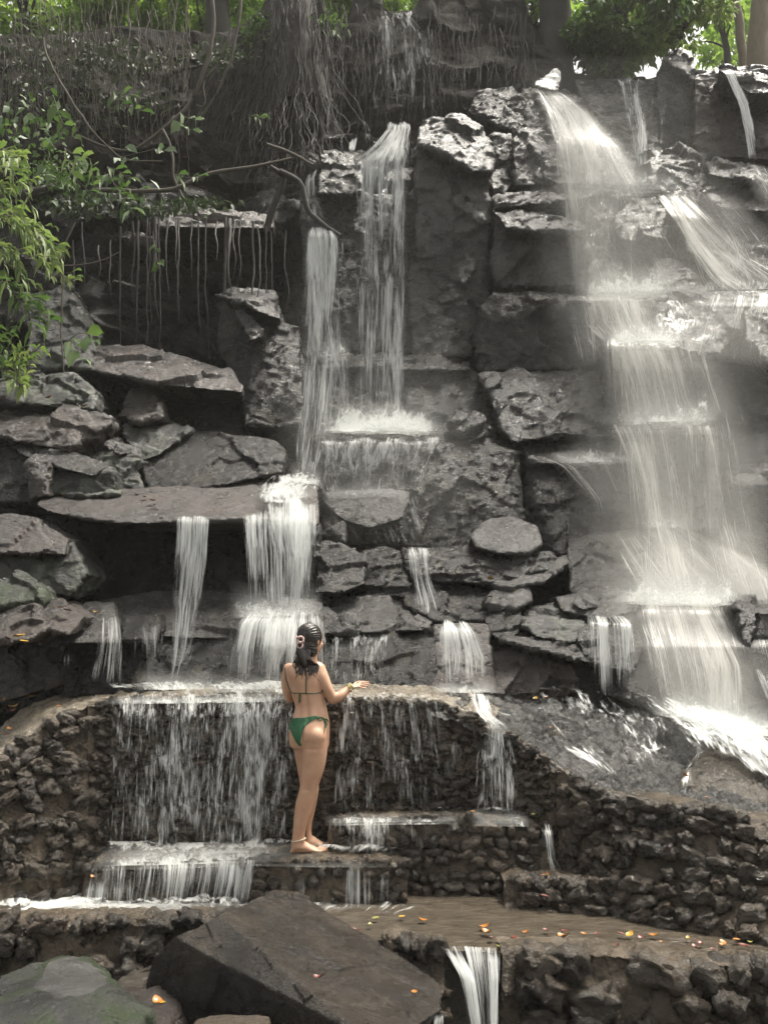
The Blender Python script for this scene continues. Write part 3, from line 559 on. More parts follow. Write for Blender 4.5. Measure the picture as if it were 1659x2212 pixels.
rock('dark stone in shadow left of the wedge boulder', 'stone', [(240,2130,4.7),(310,2125,4.7),(330,2300,4.5),(230,2300,4.5)], depth=.3)

# ---------------------------------------------------------------- pool water
ZP = at(660, 1950, 5.9)[2]
def pool_mat():
    t = NT('shallow_pool_water'); v = t.coord('Object', (1, 2.2, 1))
    n1 = t.noise(v, 7, 6, .6, .6); n2 = t.noise(v, 30, 5, .6)
    foam = t.new('ShaderNodeAttribute', attribute_name='foam')
    fm = t.math('MULTIPLY', foam.outputs['Fac'], 1.0)
    fn = t.math('ADD', t.noise(v, 14, 8, .75, 1.2), t.math('MULTIPLY', fm, .40))
    fr = t.ramp(fn, .66, .98)
    col = t.mix(t.ramp(n1, .3, .7), (.045, .037, .028, 1), (.095, .078, .058, 1))
    col = t.mix(fr, col, (.75, .75, .72, 1)); t.l.new(col, t.bsdf.inputs['Base Color'])
    t.bsdf.inputs['Roughness'].default_value = .06; t.bsdf.inputs['IOR'].default_value = 1.33; t.bsdf.inputs['Specular IOR Level'].default_value = .7
    b = t.bump(n1, .6, .02); b = t.bump(n2, .5, .008, b); t.l.new(b, t.bsdf.inputs['Normal'])
    return t.m
M['pool'] = pool_mat()
xs = np.linspace(-3.2, 3.2, 320); ys = np.linspace(4.55, 6.3, 110)
X, Y_ = np.meshgrid(xs, ys, indexing='ij'); P = np.stack([X.ravel(), Y_.ravel(), np.full(X.size, ZP)], 1)
P[:, 2] += .006*fbm(P*np.array((5, 9, 1)), 3, 2)
nearl = np.array([q for q in [at(-80,1984,5.45), at(560,1990,5.4), at(830,2022,5.15), at(960,2046,5.02), at(1082,2056,4.97), at(1480,2078,4.82), at(1740,2095,4.72)]])
lip = np.interp(P[:, 0], nearl[:, 0], nearl[:, 1])
keep = P[:, 1] > lip
backl = A([(-80,1960,5.75),(180,1960,5.98),(560,1960,5.92),(880,1965,5.92),(1100,1985,5.8),(1290,1995,5.68),(1400,2008,5.58),(1500,2020,5.4),(1740,2070,5.0)])
db = np.interp(P[:, 0], backl[:, 0], backl[:, 1]) - P[:, 1]
foam = np.clip(1-db/.22, 0, 1)*np.where(P[:, 0] < -.3, .85, np.clip(.45-(P[:, 0]+.3)/2, .05, 1)) + np.clip((at(480, 1960, 5.8)[0]-P[:, 0])/.6, 0, .55)
q = grid_faces(320, 110); q = q[keep[q].all(1)]
me = mesh_from('water', P, q, (M['pool'],))
at_ = me.attributes.new('foam', 'FLOAT', 'POINT'); at_.data.foreach_set('value', foam.astype(np.float32))
tag(link('water', me), 'shallow brown pool with floating leaves below the stone steps', 'pool', kind='structure')
# ---------------------------------------------------------------- falling water
def water_mat(name, fu=48., fv=1.3, thr=.775, width=.38, amax=.8, soft=False, tint=(.88, .90, .88)):
    t = NT(name); uv = t.new('ShaderNodeUVMap'); uv.uv_map = 'UVMap'
    def n(su, sv_, det=3, rough=.6, dist=0.0):
        mp = t.new('ShaderNodeMapping'); mp.inputs['Scale'].default_value = (su, sv_, 1); t.l.new(uv.outputs[0], mp.inputs[0])
        return t.noise(mp.outputs[0], 1.0, det, rough, dist)
    de = t.new('ShaderNodeAttribute', attribute_name='dens').outputs['Fac']
    mi = t.new('ShaderNodeAttribute', attribute_name='mist').outputs['Fac']
    if soft:
        val = t.math('ADD', t.math('MULTIPLY', n(6, 5, 5, .65), .6), t.math('MULTIPLY', n(26, 17, 4, .7, .4), .4))
    else:
        a = t.math('MULTIPLY', n(fu*.15, fv*.6, 3, .6, .6), .46); b = t.math('MULTIPLY', n(fu, fv*1.2, 3, .65, .6), .30); c = t.math('MULTIPLY', n(fu*2.2, fv*2.6, 2, .6, .2), .24)
        val = t.math('ADD', t.math('ADD', a, b), c)
    val = t.math('ADD', t.math('MULTIPLY', val, 2.2), -.6)
    lo = t.math('SUBTRACT', thr, t.math('MULTIPLY', de, .50))
    al = t.new('ShaderNodeMapRange', clamp=True); al.interpolation_type = 'SMOOTHSTEP'
    t.l.new(val, al.inputs[0]); t.l.new(lo, al.inputs[1]); t.l.new(t.math('ADD', lo, width), al.inputs[2]); al.inputs[3].default_value = 0; al.inputs[4].default_value = amax
    a2 = t.math('MULTIPLY', al.outputs[0], t.math('MULTIPLY', de, 6.0, clamp=True))
    f = t.math('MAXIMUM', a2, t.math('MULTIPLY', mi, t.math('ADD', .15, t.math('ADD', t.math('MULTIPLY', n(5, 1.3, 4, .6), .7), t.math('MULTIPLY', n(38, 1.2, 3, .6), 1.0))), clamp=True))
    t.bsdf.inputs['Base Color'].default_value = c4(tint); t.bsdf.inputs['Roughness'].default_value = .3
    tr = t.new('ShaderNodeBsdfTranslucent'); tr.inputs[0].default_value = c4(tint)
    m1 = t.new('ShaderNodeMixShader'); m1.inputs[0].default_value = .45; t.l.new(t.bsdf.outputs[0], m1.inputs[1]); t.l.new(tr.outputs[0], m1.inputs[2])
    tp = t.new('ShaderNodeBsdfTransparent'); m2 = t.new('ShaderNodeMixShader'); t.l.new(f, m2.inputs[0]); t.l.new(tp.outputs[0], m2.inputs[1]); t.l.new(m1.outputs[0], m2.inputs[2])
    t.l.new(m2.outputs[0], t.out.inputs[0]); return t.m
M['fall'] = water_mat('falling_water')
M['fall_fine'] = water_mat('fine_falling_water', fu=62, fv=2.0, thr=.82, width=.32, amax=.8)
M['fall_soft'] = water_mat('silky_falling_water', fu=56, fv=.9, thr=.785, width=.42, amax=.76, tint=(.90, .89, .84))
M['fall_drops'] = water_mat('broken_falling_water', fu=66, fv=5.0, thr=.775, width=.34, amax=.72)
def veil_mat():
    t = NT('drifting_spray'); v = t.coord('Object'); mi = t.new('ShaderNodeAttribute', attribute_name='mist').outputs['Fac']
    f = t.math('MULTIPLY', mi, t.math('ADD', .1, t.math('MULTIPLY', t.noise(v, 1.4, 5, .6, .5), .75)), clamp=True)
    d = t.new('ShaderNodeBsdfDiffuse'); d.inputs[0].default_value = (.85, .84, .78, 1); r = t.new('ShaderNodeBsdfTranslucent'); r.inputs[0].default_value = (.85, .84, .78, 1)
    m = t.new('ShaderNodeMixShader'); t.l.new(d.outputs[0], m.inputs[1]); t.l.new(r.outputs[0], m.inputs[2]); tp = t.new('ShaderNodeBsdfTransparent')
    m2 = t.new('ShaderNodeMixShader'); t.l.new(f, m2.inputs[0]); t.l.new(tp.outputs[0], m2.inputs[1]); t.l.new(m.outputs[0], m2.inputs[2]); t.l.new(m2.outputs[0], t.out.inputs[0]); return t.m
M['mist_veil'] = veil_mat()
M['spray'] = water_mat('spray', soft=True, thr=.78, width=.42, amax=.85)
def sheet(rows, layers=2, seed=1, gap=.05, wob=.03, res=(.03, .06), edge=.08, lip=.14, mist=0.0):
    """rows of (lx,ly,lY, rx,ry,rY, density[, mist]); smooth in between"""
    r = random.Random(seed); Rr = np.array([list(q)+[mist]*(8-len(q)) for q in rows], float); n = len(Rr); Rr[:, 6] = .28+.68*Rr[:, 6]
    L = A(Rr[:, 0:3]); R2 = A(Rr[:, 3:6]); D = Rr[:, 6]; Mi = Rr[:, 7]
    seg = np.r_[0, np.cumsum(np.linalg.norm((L+R2)[1:]/2-(L+R2)[:-1]/2, axis=1))]
    H = seg[-1]; W = np.linalg.norm(R2-L, axis=1).max()
    nv = max(8, int(H/res[1])); nu = max(5, int(W/res[0])); sv_ = np.linspace(0, H, nv)
    def cub(a):   # monotone-ish smooth interpolation
        m = np.gradient(a, seg, axis=0) if n > 2 else np.gradient(a, seg, axis=0)
        i = np.clip(np.searchsorted(seg, sv_, side='right')-1, 0, n-2); h = (seg[i+1]-seg[i]); t = ((sv_-seg[i])/h)
        if a.ndim > 1: t = t[:, None]; h = h[:, None]
        return (2*t**3-3*t**2+1)*a[i]+(t**3-2*t**2+t)*h*m[i]*.3+(-2*t**3+3*t**2)*a[i+1]+(t**3-t**2)*h*m[i+1]*.3
    Lc, Rc = cub(L), cub(R2); Dc = np.interp(sv_, seg, D); Mc = np.interp(sv_, seg, Mi)
    V, Q, UVs, DD, MM = [], [], [], [], []; off = 0
    for k in range(layers):
        u = np.linspace(0, 1, nu)
        G = Lc[None]*(1-u[:, None, None]) + Rc[None]*u[:, None, None]
        s = r.random()*90; P = G.reshape(-1, 3).copy()
        P[:, 1] -= k*gap + wob*(fbm(P*np.array((3.5, 1, .6))+s, 3, k)); P[:, 0] += wob*.7*fbm(P*np.array((4, 1, .8))+s+9, 2, k)
        e = np.minimum(u, 1-u)*W; ef = np.clip(e/edge, 0, 1)[:, None]*np.ones(nv)[None]
        ragged = fbm(np.stack([np.repeat(u*W*7, nv), np.tile(sv_*.4, nu), np.full(nu*nv, s)], 1), 3, 4).reshape(nu, nv)
        r1 = .5+.5*fbm(np.stack([u*W*9+s, u*0, u*0+k], 1), 3, 8); r2 = .5+.5*fbm(np.stack([u*W*11+s, u*0+5, u*0+k], 1), 3, 9)
        st = np.clip((sv_[None]-(lip*r1[:, None]**1.5))/.05+.25, 0, 1); en = np.clip((H-sv_[None]-(.22*min(H, 1.5)*r2[:, None]**2))/.15+.5, 0, 1)
        em = np.clip(e/max(edge, min(.45, W*.35)), 0, 1); em = (em*em*(3-2*em))[:, None]*(np.clip(sv_/.25, 0, 1)*np.clip((H-sv_)/.2, .3, 1))[None]
        dd = Dc[None]*(.35+.65*ef)*(.25+.75*st)*(.3+.7*en) - (1-ef)*.2 + .16*ragged
        V.append(P); Q.append(grid_faces(nu, nv)+off); off += len(P)
        uvx = np.repeat(u*W+s, nv); uvy = np.tile(sv_, nu)+s
        UVs.append(np.stack([uvx, uvy], 1)); DD.append((np.clip(dd, 0, 1.3)*(1 if k == 0 else .8)).ravel()); MM.append((Mc[None]*em/layers*1.3).ravel())
    return np.vstack(V), np.vstack(Q), np.vstack(UVs), np.concatenate(DD), np.concatenate(MM)
def sheet_mesh(name, parts, mat):
    V, Q, U, D, Mi = [], [], [], [], []; off = 0
    for v, q, u, d, m in parts: V.append(v); Q.append(q+off); U.append(u); D.append(d); Mi.append(m); off += len(v)
    V, Q, U, D, Mi = np.vstack(V), np.vstack(Q), np.vstack(U), np.concatenate(D), np.concatenate(Mi)
    me = mesh_from(name, V, Q, (M[mat],))
    uvl = me.uv_layers.new(name='UVMap'); uvl.data.foreach_set('uv', U[Q.ravel()].ravel())
    for nm, a in (('dens', D), ('mist', Mi)):
        x = me.attributes.new(nm, 'FLOAT', 'POINT'); x.data.foreach_set('value', a.astype(np.float32))
    return me, V
NF = [0]
def waterfall(label, parts, mat='fall', splash=(), layers=2, **k):
    """parts: lists of rows; splash: (line of (px,py,Y), height, density)"""
    NF[0] += 1; sd = NF[0]*7
    ms = [sheet(p, layers=layers, seed=sd+i, **k) for i, p in enumerate(parts)]
    me, V = sheet_mesh('waterfall' if mat != 'mist_veil' else 'mist', ms, mat)
    base = V.mean(0); base[2] = V[:, 2].min()
    o = link('waterfall' if mat != 'mist_veil' else 'mist', me, loc=base)
    if mat == 'mist_veil': return tag(o, label, 'spray', kind='stuff')
    tag(o, label, 'waterfall')
    if splash:
        for i, (ln, h, d) in enumerate(splash):
            me, V = sheet_mesh('spray', [splash_rows(ln, h, d, sd+50+i)], 'spray'); link('spray', me, parent=o)
    return o
def splash_rows(line, h, dens, seed):
    L = resample(line, max(6, int(np.abs(line[-1][0]-line[0][0])/6)+4)); P0 = A(L); W = np.linalg.norm(np.diff(P0, axis=0), axis=1).sum()
    r = random.Random(seed); V, Q, U, D = [], [], [], []; off = 0
    for k in range(4):
        nv = 7; t = np.linspace(0, 1, nv); n = len(P0); s = r.random()*50
        top = h*(.6+.5*k/3)*(1+.5*fbm(P0*4+s, 3, 2))
        G = np.repeat(P0[:, None], nv, 1); G[:, :, 2] += top[:, None]*t[None]-.02; G[:, :, 1] += (.10-.09*k)-.10*t[None]*np.sin(k*2.1+1)
        e = np.clip(np.minimum(np.arange(n), n-1-np.arange(n))/max(3, n*.18), 0, 1)[:, None]
        V.append(G.reshape(-1, 3)); Q.append(grid_faces(n, nv)+off); off += n*nv
        U.append(np.stack([np.repeat(np.linspace(0, W, n)+s, nv), np.tile(t*h+s, n)], 1)); D.append((dens*e*(1-t[None]**1.2)).ravel())
    Dd = np.concatenate(D); return np.vstack(V), np.vstack(Q), np.vstack(U), Dd, Dd*.18
def foam(label, rows, dens_, seed=1, name='white_water', cat='white water'):
    """rushing white water lying on rock: rows like sheet()"""
    v, q, u, d, m = sheet(rows, layers=1, seed=seed, wob=0.0, res=(.03, .03), edge=.15)
    v[:, 2] += .045+.03*fbm(v*8, 3, seed)
    me, V = sheet_mesh(name, [(v, q, u, d, m)], 'foam'); o = link(name, me, loc=V.mean(0)); tag(o, label, cat); return o
waterfall('loose outer strands spreading across the whole right cascade', [
   [(1150,205,11.6,1230,205,11.7,.5),(1188,300,10.45,1345,300,10.7,.5),(1192,400,10.1,1420,400,10.2,.45),(1205,520,9.85,1500,520,9.95,.35),(1225,635,9.6,1580,632,9.7,.45),(1240,735,9.2,1560,735,9.25,.5),(1290,800,8.95,1570,800,8.95,.5),(1305,912,8.75,1590,912,8.75,.5),(1300,1000,8.5,1610,1000,8.5,.5),(1310,1130,8.2,1640,1130,8.2,.5),(1300,1290,7.65,1700,1290,7.65,.5),(1340,1400,7.05,1720,1400,7.0,.5),(1360,1520,6.8,1760,1560,6.7,.42)],
   [(1430,735,9.25,1570,735,9.3,.5),(1480,910,8.75,1620,910,8.8,.5),(1500,1130,8.15,1670,1160,8.15,.55),(1520,1290,7.6,1740,1300,7.6,.5)],
   [(1150,205,11.5,1230,205,11.6,.3),(1230,300,10.4,1330,300,10.6,.35),(1240,400,10.0,1400,400,10.1,.35),(1250,635,9.5,1420,632,9.6,.45),(1290,735,9.1,1480,735,9.15,.5),(1320,912,8.65,1540,912,8.65,.5),(1370,1130,8.1,1500,1130,8.1,.55),(1380,1290,7.55,1580,1290,7.55,.5),(1410,1530,6.7,1640,1560,6.65,.35)]], mat='fall_soft', layers=1, mist=.12, edge=.3,
   splash=[([(1260,640,9.6),(1450,638,9.6)], .3, 1.2), ([(1300,742,9.1),(1480,745,9.1)], .2, 1.3), ([(1330,918,8.7),(1550,912,8.7)], .25, 1.0), ([(1350,1300,7.6),(1600,1305,7.5)], .3, 1.2), ([(1400,1535,6.8),(1690,1590,6.6)], .25, 1.2)])
waterfall('wide sheet trickling off the right end of the long wet shelf', [
   [(1480,636,9.65,1720,630,9.65,.7),(1470,660,9.45,1720,660,9.45,.6),(1440,760,9.0,1700,800,9.0,.4)],
   [(1400,405,10.3,1600,420,10.4,.5),(1440,520,9.95,1700,520,9.95,.5),(1480,632,9.65,1740,630,9.65,.5)],[(1600,370,10.5,1690,370,10.5,.8),(1630,440,10.2,1740,450,10.2,.7),(1660,600,9.8,1780,600,9.8,.5)],
   [(1555,930,8.8,1700,930,8.8,.22),(1560,1150,8.4,1720,1200,8.4,.3)],[(1480,1150,8.15,1640,1210,8.15,.7),(1520,1220,7.95,1720,1260,7.95,.6),(1540,1300,7.7,1740,1310,7.7,.4)],[(1560,1320,7.5,1700,1330,7.5,.5),(1600,1450,7.0,1740,1460,7.0,.4)]], mat='fall_soft', layers=1, mist=.14, edge=.3)
waterfall('pale spray drifting in front of the whole right cascade', [
   [(1080,120,11.2,1500,120,11.3,0,.05),(1120,400,10.0,1620,400,10.0,0,.16),(1150,640,9.3,1720,640,9.4,0,.2),(1200,900,8.6,1720,900,8.6,0,.16),(1220,1150,8.0,1740,1150,8.0,0,.18),(1260,1300,7.4,1760,1300,7.4,0,.18),(1340,1540,6.7,1780,1560,6.6,0,.1)],
   [(1160,200,10.8,1420,200,10.8,0,.1),(1180,420,9.8,1500,420,9.8,0,.2),(1250,640,9.1,1660,640,9.1,0,.16),(1280,1000,8.2,1640,1000,8.2,0,.1),(1330,1300,7.3,1720,1300,7.3,0,.16)]], mat='mist_veil', layers=1, edge=.5)
waterfall('pale spray drifting in front of the central falls', [[(600,300,9.8,960,300,9.8,0,.02),(600,600,9.4,960,600,9.4,0,.05),(560,920,8.6,1080,920,8.6,0,.16),(560,1080,8.0,1060,1100,8.0,0,.1),(560,1200,7.8,1000,1200,7.8,0,.02)]], mat='mist_veil', layers=1, edge=.5)
M['foam'] = water_mat('rushing_white_water', fu=16, fv=4, thr=.77, width=.34, amax=.85)

waterfall('thin spout dropping from the notch at the very top centre', [[(822,28,12.35,892,24,12.35,.6),(818,40,11.9,896,40,11.9,.6),(812,62,11.75,920,66,11.75,.5),(806,160,11.6,940,150,11.6,.42),(800,250,11.5,945,240,11.5,.3)],
   [(874,25,12.3,890,25,12.3,.9),(874,60,12.2,890,62,12.2,.7)]], mat='fall_fine', edge=.03)
waterfall('bluish trickle running down the root mat left of centre', [[(700,85,12.0,722,85,12,.6),(704,130,11.9,716,130,11.9,.5),(706,260,11.6,716,260,11.6,.55),(690,330,11.3,700,330,11.3,.4)]], mat='fall_fine', edge=.02)
waterfall('tall double curtain left of the pale-capped boulder', [
   [(836,268,10.9,888,266,10.9,1.1),(832,282,10.7,890,280,10.7,1.0),(800,318,10.4,888,320,10.4,1.0),(765,345,10.25,888,350,10.2,.72),(764,430,10.15,886,430,10.1,.62),(762,600,9.9,886,600,9.85,.55),(760,770,9.6,884,770,9.55,.5),(756,925,9.3,882,925,9.25,.5)],
   [(846,320,10.3,888,322,10.3,1.1),(846,420,10.1,886,420,10.05,.95),(842,520,9.95,884,520,9.9,.75),(836,760,9.5,884,760,9.5,.6),(846,928,9.2,876,928,9.2,.5)],
   [(790,320,10.3,860,318,10.3,.9),(785,380,10.2,850,380,10.1,.7),(780,500,10,850,500,10,.3)]],
   splash=[([(690,938,9.15),(800,930,9.15),(960,936,9.15)], .30, 1.7), ([(760,930,9.0),(860,928,9.0),(920,936,9.0)], .2, 1.3)])
waterfall('bright white fall at the left of the central block', [
   [(664,384,10.4,692,355,10.4,1.1),(660,400,10.3,684,380,10.3,.9),(655,440,10.2,690,420,10.2,.35),(655,480,10.0,715,480,10.0,.6)],
   [(662,492,9.9,722,492,9.9,1.3),(655,512,9.8,734,515,9.8,1.2),(654,600,9.7,735,600,9.7,.95),(654,700,9.55,728,700,9.55,.8),(650,790,9.4,745,790,9.4,.62),(642,900,9.2,735,900,9.2,.62),(636,1030,8.7,690,1030,8.7,.6)],
   [(650,780,9.3,760,770,9.3,.55),(640,930,9.1,770,935,9.1,.5)],[(650,520,9.75,745,520,9.75,.5),(645,760,9.4,760,760,9.4,.5),(630,1030,8.65,720,1030,8.65,.45)]],
   splash=[([(685,770,9.5),(760,768,9.5)], .12, .8), ([(625,1045,8.5),(700,1050,8.5)], .25, 1.0)])
waterfall('pale spout sticking out left of the squat dark boulder', [[(752,302,10.9,776,292,10.9,1.2),(748,318,10.8,770,322,10.8,1.1),(746,330,10.7,768,332,10.7,.4)]], edge=.02)
waterfall('streaked curtain down the face of the huge flat-topped block', [
   [(684,944,8.72,960,944,8.75,.95),(684,960,8.6,955,960,8.6,.85),(686,1000,8.55,940,1000,8.55,.55),(690,1060,8.5,925,1060,8.5,.42),(760,1170,8.3,940,1175,8.3,.25)],
   [(690,948,8.65,730,948,8.65,.9),(690,1050,8.5,712,1050,8.5,.55)]], mat='fall_drops',
   splash=[([(700,1068,8.35),(880,1066,8.35)], .12, .6)])
waterfall('narrow dense fall over the left part of the table rock lip', [
   [(384,1112,7.3,462,1112,7.3,1.0),(382,1124,7.2,462,1124,7.2,1.1),(376,1200,7.1,458,1200,7.1,.85),(368,1300,7.0,446,1300,7.0,.7),(366,1400,6.85,426,1400,6.85,.55),(362,1478,6.75,392,1478,6.75,.55)]], edge=.04,
   splash=[([(300,1482,6.75),(470,1482,6.75)], .14, .9)])
waterfall('broad dense fall over the right part of the table rock lip', [
   [(520,1108,7.4,692,1080,7.6,.7),(524,1126,7.25,690,1120,7.35,1.0),(528,1180,7.15,688,1190,7.2,.78),(532,1250,7.05,684,1250,7.1,.6),(532,1310,7.0,690,1310,7.0,.5)],
   [(570,1085,7.5,690,1070,7.6,1.1),(572,1135,7.3,688,1150,7.3,1.1),(590,1200,7.15,680,1200,7.2,.7),(600,1300,7.05,670,1300,7.05,.4)],
   [(524,1122,7.2,548,1120,7.2,1.1),(528,1200,7.1,552,1200,7.1,.8),(532,1320,6.95,546,1320,6.95,.7)]], edge=.04,
   splash=[([(500,1330,6.95),(700,1320,7.05)], .25, 1.0)])
waterfall('splashing lower fall behind the left of the person', [
   [(530,1315,6.9,700,1315,6.95,.9),(505,1345,6.75,706,1345,6.8,1.1),(488,1400,6.65,712,1400,6.7,.85),(480,1475,6.6,715,1480,6.62,.5)],
   [(560,1320,6.8,660,1320,6.8,1.2),(540,1400,6.6,650,1400,6.6,1.0),(530,1440,6.6,640,1450,6.6,.6)]],
   splash=[([(430,1487,6.62),(720,1487,6.62)], .12, .8)])
waterfall('thin light curtain from the grey slab right of the person head', [[(700,1366,7.15,860,1364,7.15,.5),(700,1376,7.05,858,1376,7.05,.55),(700,1480,6.8,850,1480,6.8,.28)]], mat='fall_drops')
waterfall('scattered trickles down the left end of the dark band', [
   [(215,1330,6.8,262,1325,6.8,.7),(208,1380,6.6,270,1385,6.6,.65),(190,1470,6.45,268,1480,6.5,.45)],
   [(130,1392,6.5,165,1392,6.5,.6),(128,1460,6.35,160,1460,6.35,.35)],
   [(270,1340,6.8,360,1345,6.8,.5),(280,1390,6.7,360,1390,6.7,.4),(270,1480,6.6,360,1480,6.6,.18)],
   [(150,1310,6.95,170,1306,6.95,.55),(136,1360,6.7,158,1360,6.7,.45)]], edge=.03)
waterfall('small middle fall splitting over two rock steps', [
   [(868,1180,7.85,935,1182,7.85,.9),(876,1196,7.6,934,1196,7.6,1.0),(884,1250,7.5,940,1250,7.5,.7),(890,1310,7.35,962,1310,7.35,.75),(880,1325,7.3,970,1325,7.3,.6)],
   [(942,1338,7.15,1005,1336,7.15,1.1),(934,1370,7.0,1040,1370,7.0,1.0),(930,1420,6.9,1062,1420,6.9,.8),(932,1482,6.75,1066,1482,6.75,.65)]],
   splash=[([(930,1488,6.7),(1070,1488,6.7)], .1, .8)])
waterfall('fringe of drips off the right shoulder of the long ledge', [
   [(1258,1322,7.4,1350,1330,7.4,.7),(1262,1345,7.1,1372,1350,7.1,.75),(1262,1420,6.95,1378,1430,6.95,.62),(1268,1500,6.85,1372,1505,6.85,.35)]], edge=.04)
waterfall('wide ragged curtain over the rubble wall left of the person', [
   [(232,1492,6.55,660,1486,6.62,.5),(232,1506,6.36,660,1500,6.42,.55),(232,1540,6.22,655,1540,6.28,.55),(230,1640,6.12,650,1640,6.18,.5),(230,1740,6.06,645,1740,6.1,.5),(228,1838,6.0,640,1835,6.05,.5)],
   [(232,1508,6.2,262,1508,6.2,.7),(232,1660,6.08,262,1660,6.08,.7),(230,1840,5.98,265,1840,5.98,.75)],
   [(350,1508,6.2,420,1508,6.2,.6),(350,1840,5.98,420,1840,5.98,.6)], [(480,1503,6.22,600,1503,6.22,.55),(470,1838,5.98,600,1838,6.0,.6)]], mat='fall_drops', layers=2, lip=.12,
   splash=[([(215,1850,6.0),(420,1846,6.0),(640,1840,6.05)], .12, 1.1), ([(232,1512,6.25),(640,1506,6.3)], .05, .8)])
waterfall('sparse film of drips over the rubble wall right of the person', [
   [(715,1490,6.6,960,1494,6.6,.4),(715,1508,6.4,960,1512,6.42,.42),(712,1640,6.28,975,1640,6.28,.36),(705,1755,6.2,990,1755,6.22,.36)]], mat='fall_drops')
waterfall('ragged small fall over the right end of the curved rubble wall', [
   [(1005,1490,6.6,1050,1495,6.6,.95),(1015,1530,6.4,1065,1545,6.4,.9),(1030,1560,6.3,1105,1572,6.25,.8),(1018,1640,6.2,1120,1640,6.15,.62),(1010,1760,6.15,1135,1760,6.1,.55)],
   [(960,1530,6.35,1000,1540,6.35,.5),(955,1680,6.2,1010,1690,6.2,.45)]], mat='fall_drops',
   splash=[([(1010,1766,6.15),(1140,1768,6.1)], .07, .7)])
waterfall('white fringe pouring over the step below the person', [
   [(185,1868,6.1,560,1848,6.15,.6),(190,1876,5.88,560,1862,5.88,.65),(188,1900,5.82,556,1900,5.82,.6),(180,1952,5.78,545,1955,5.78,.6)],
   [(505,1862,5.84,548,1860,5.84,1.0),(500,1955,5.76,530,1955,5.76,.9)],
   [(738,1862,5.86,850,1862,5.86,.62),(738,1960,5.78,845,1962,5.78,.55)],
   [(560,1860,5.86,740,1860,5.86,.25),(560,1955,5.8,740,1955,5.8,.18)],[(185,1875,5.8,300,1870,5.8,.8),(170,1955,5.74,300,1955,5.74,.8)]], edge=.03,
   splash=[([(10,1958,5.78),(300,1958,5.76),(560,1960,5.78)], .07, .8), ([(640,1964,5.8),(900,1970,5.8)], .06, .7), ([(190,1860,6.0),(560,1850,6.05),(880,1856,6.1)], .05, .7)])
waterfall('thin veil over the left end of the stone terrace', [
   [(700,1764,6.25,860,1760,6.25,.8),(704,1772,6.12,862,1768,6.12,.8),(704,1800,6.06,862,1800,6.06,.55),(706,1850,6.02,860,1852,6.02,.42)],[(860,1765,6.1,1000,1765,6.1,.2),(870,1850,6.02,980,1850,6.02,.12)]], mat='fall_drops',
   splash=[([(700,1766,6.2),(1000,1762,6.2)], .05, .8)])
waterfall('small trickle at the right end of the stone terrace', [[(1150,1768,6.15,1190,1772,6.15,.6),(1160,1800,6.0,1195,1800,6.0,.65),(1165,1850,5.95,1200,1850,5.95,.6),(1160,1892,5.9,1225,1895,5.9,.6)]], edge=.03)
waterfall('clear glassy spill through the notch in the near wall', [
   [(950,2036,5.2,1084,2040,5.2,.8),(958,2050,5.0,1082,2052,5.0,.6),(980,2100,4.88,1080,2100,4.88,.4),(1000,2160,4.8,1078,2160,4.8,.4),(1015,2260,4.72,1076,2260,4.72,.4)],
   [(955,2046,4.98,1000,2048,4.98,.95),(990,2110,4.84,1030,2110,4.84,1.0),(1018,2260,4.68,1050,2260,4.68,.9)],
   [(1045,2050,4.95,1082,2050,4.95,.9),(1052,2110,4.84,1080,2110,4.84,.9),(1056,2260,4.68,1076,2260,4.68,.9)]], edge=.02, gap=.03, wob=.015)
waterfall('little gush at the right foot of the wedge boulder', [[(935,2172,4.2,962,2170,4.2,.9),(930,2200,4.1,965,2200,4.1,.9),(925,2260,4.05,968,2260,4.05,.8)]], edge=.02, gap=.02, wob=.01)
# right cascade
waterfall('upper leap of the great right cascade spreading over the square boulder', [
   [(1135,190,11.8,1205,196,11.9,.5),(1150,200,11.7,1230,205,11.8,.75),(1165,235,11.4,1280,240,11.5,.8),(1180,285,10.9,1315,290,11.1,.95),(1186,305,10.6,1345,320,10.9,.85),(1190,400,10.5,1400,405,10.7,.72)],
   [(1185,290,10.55,1300,292,10.6,1.05),(1188,330,10.4,1300,330,10.5,.95),(1195,410,10.3,1300,412,10.3,.75),(1215,500,10.05,1300,500,10.05,.6),(1225,635,9.8,1300,635,9.8,.5)],
   [(1200,400,10.2,1405,405,10.3,.6),(1215,520,10,1330,520,10,.52),(1235,632,9.8,1330,632,9.8,.45)]], mat='fall_soft', layers=2, mist=.13, edge=.15,
   splash=[([(1200,292,11.0),(1300,292,11.0)], .2, .6), ([(1190,408,10.4),(1430,412,10.4)], .4, .7)])
waterfall('slim white spout falling beside the upper cascade', [
   [(1325,168,11.85,1392,166,11.85,.4),(1330,180,11.7,1388,180,11.7,.55),(1342,230,11.5,1390,230,11.5,.7),(1352,300,11.2,1396,300,11.2,.75),(1362,395,10.9,1402,395,10.9,.6)],
   [(1360,200,11.5,1384,200,11.5,.8),(1370,260,11.3,1396,260,11.3,.9),(1374,390,10.8,1398,390,10.8,.6)]], mat='fall_fine', edge=.05)
waterfall('arching jet off the cliff lip at the upper right corner', [
   [(1535,146,11.4,1565,144,11.4,1.0),(1560,158,11.0,1588,156,11.0,1.3),(1588,220,10.8,1614,215,10.8,1.2),(1605,280,10.7,1628,280,10.7,1.1),(1613,345,10.6,1636,345,10.6,.8)],
   [(1566,190,11.1,1576,190,11.1,.5),(1580,240,11,1592,240,11,.45),(1590,300,10.9,1600,300,10.9,.2)]], mat='fall_fine', edge=.02)
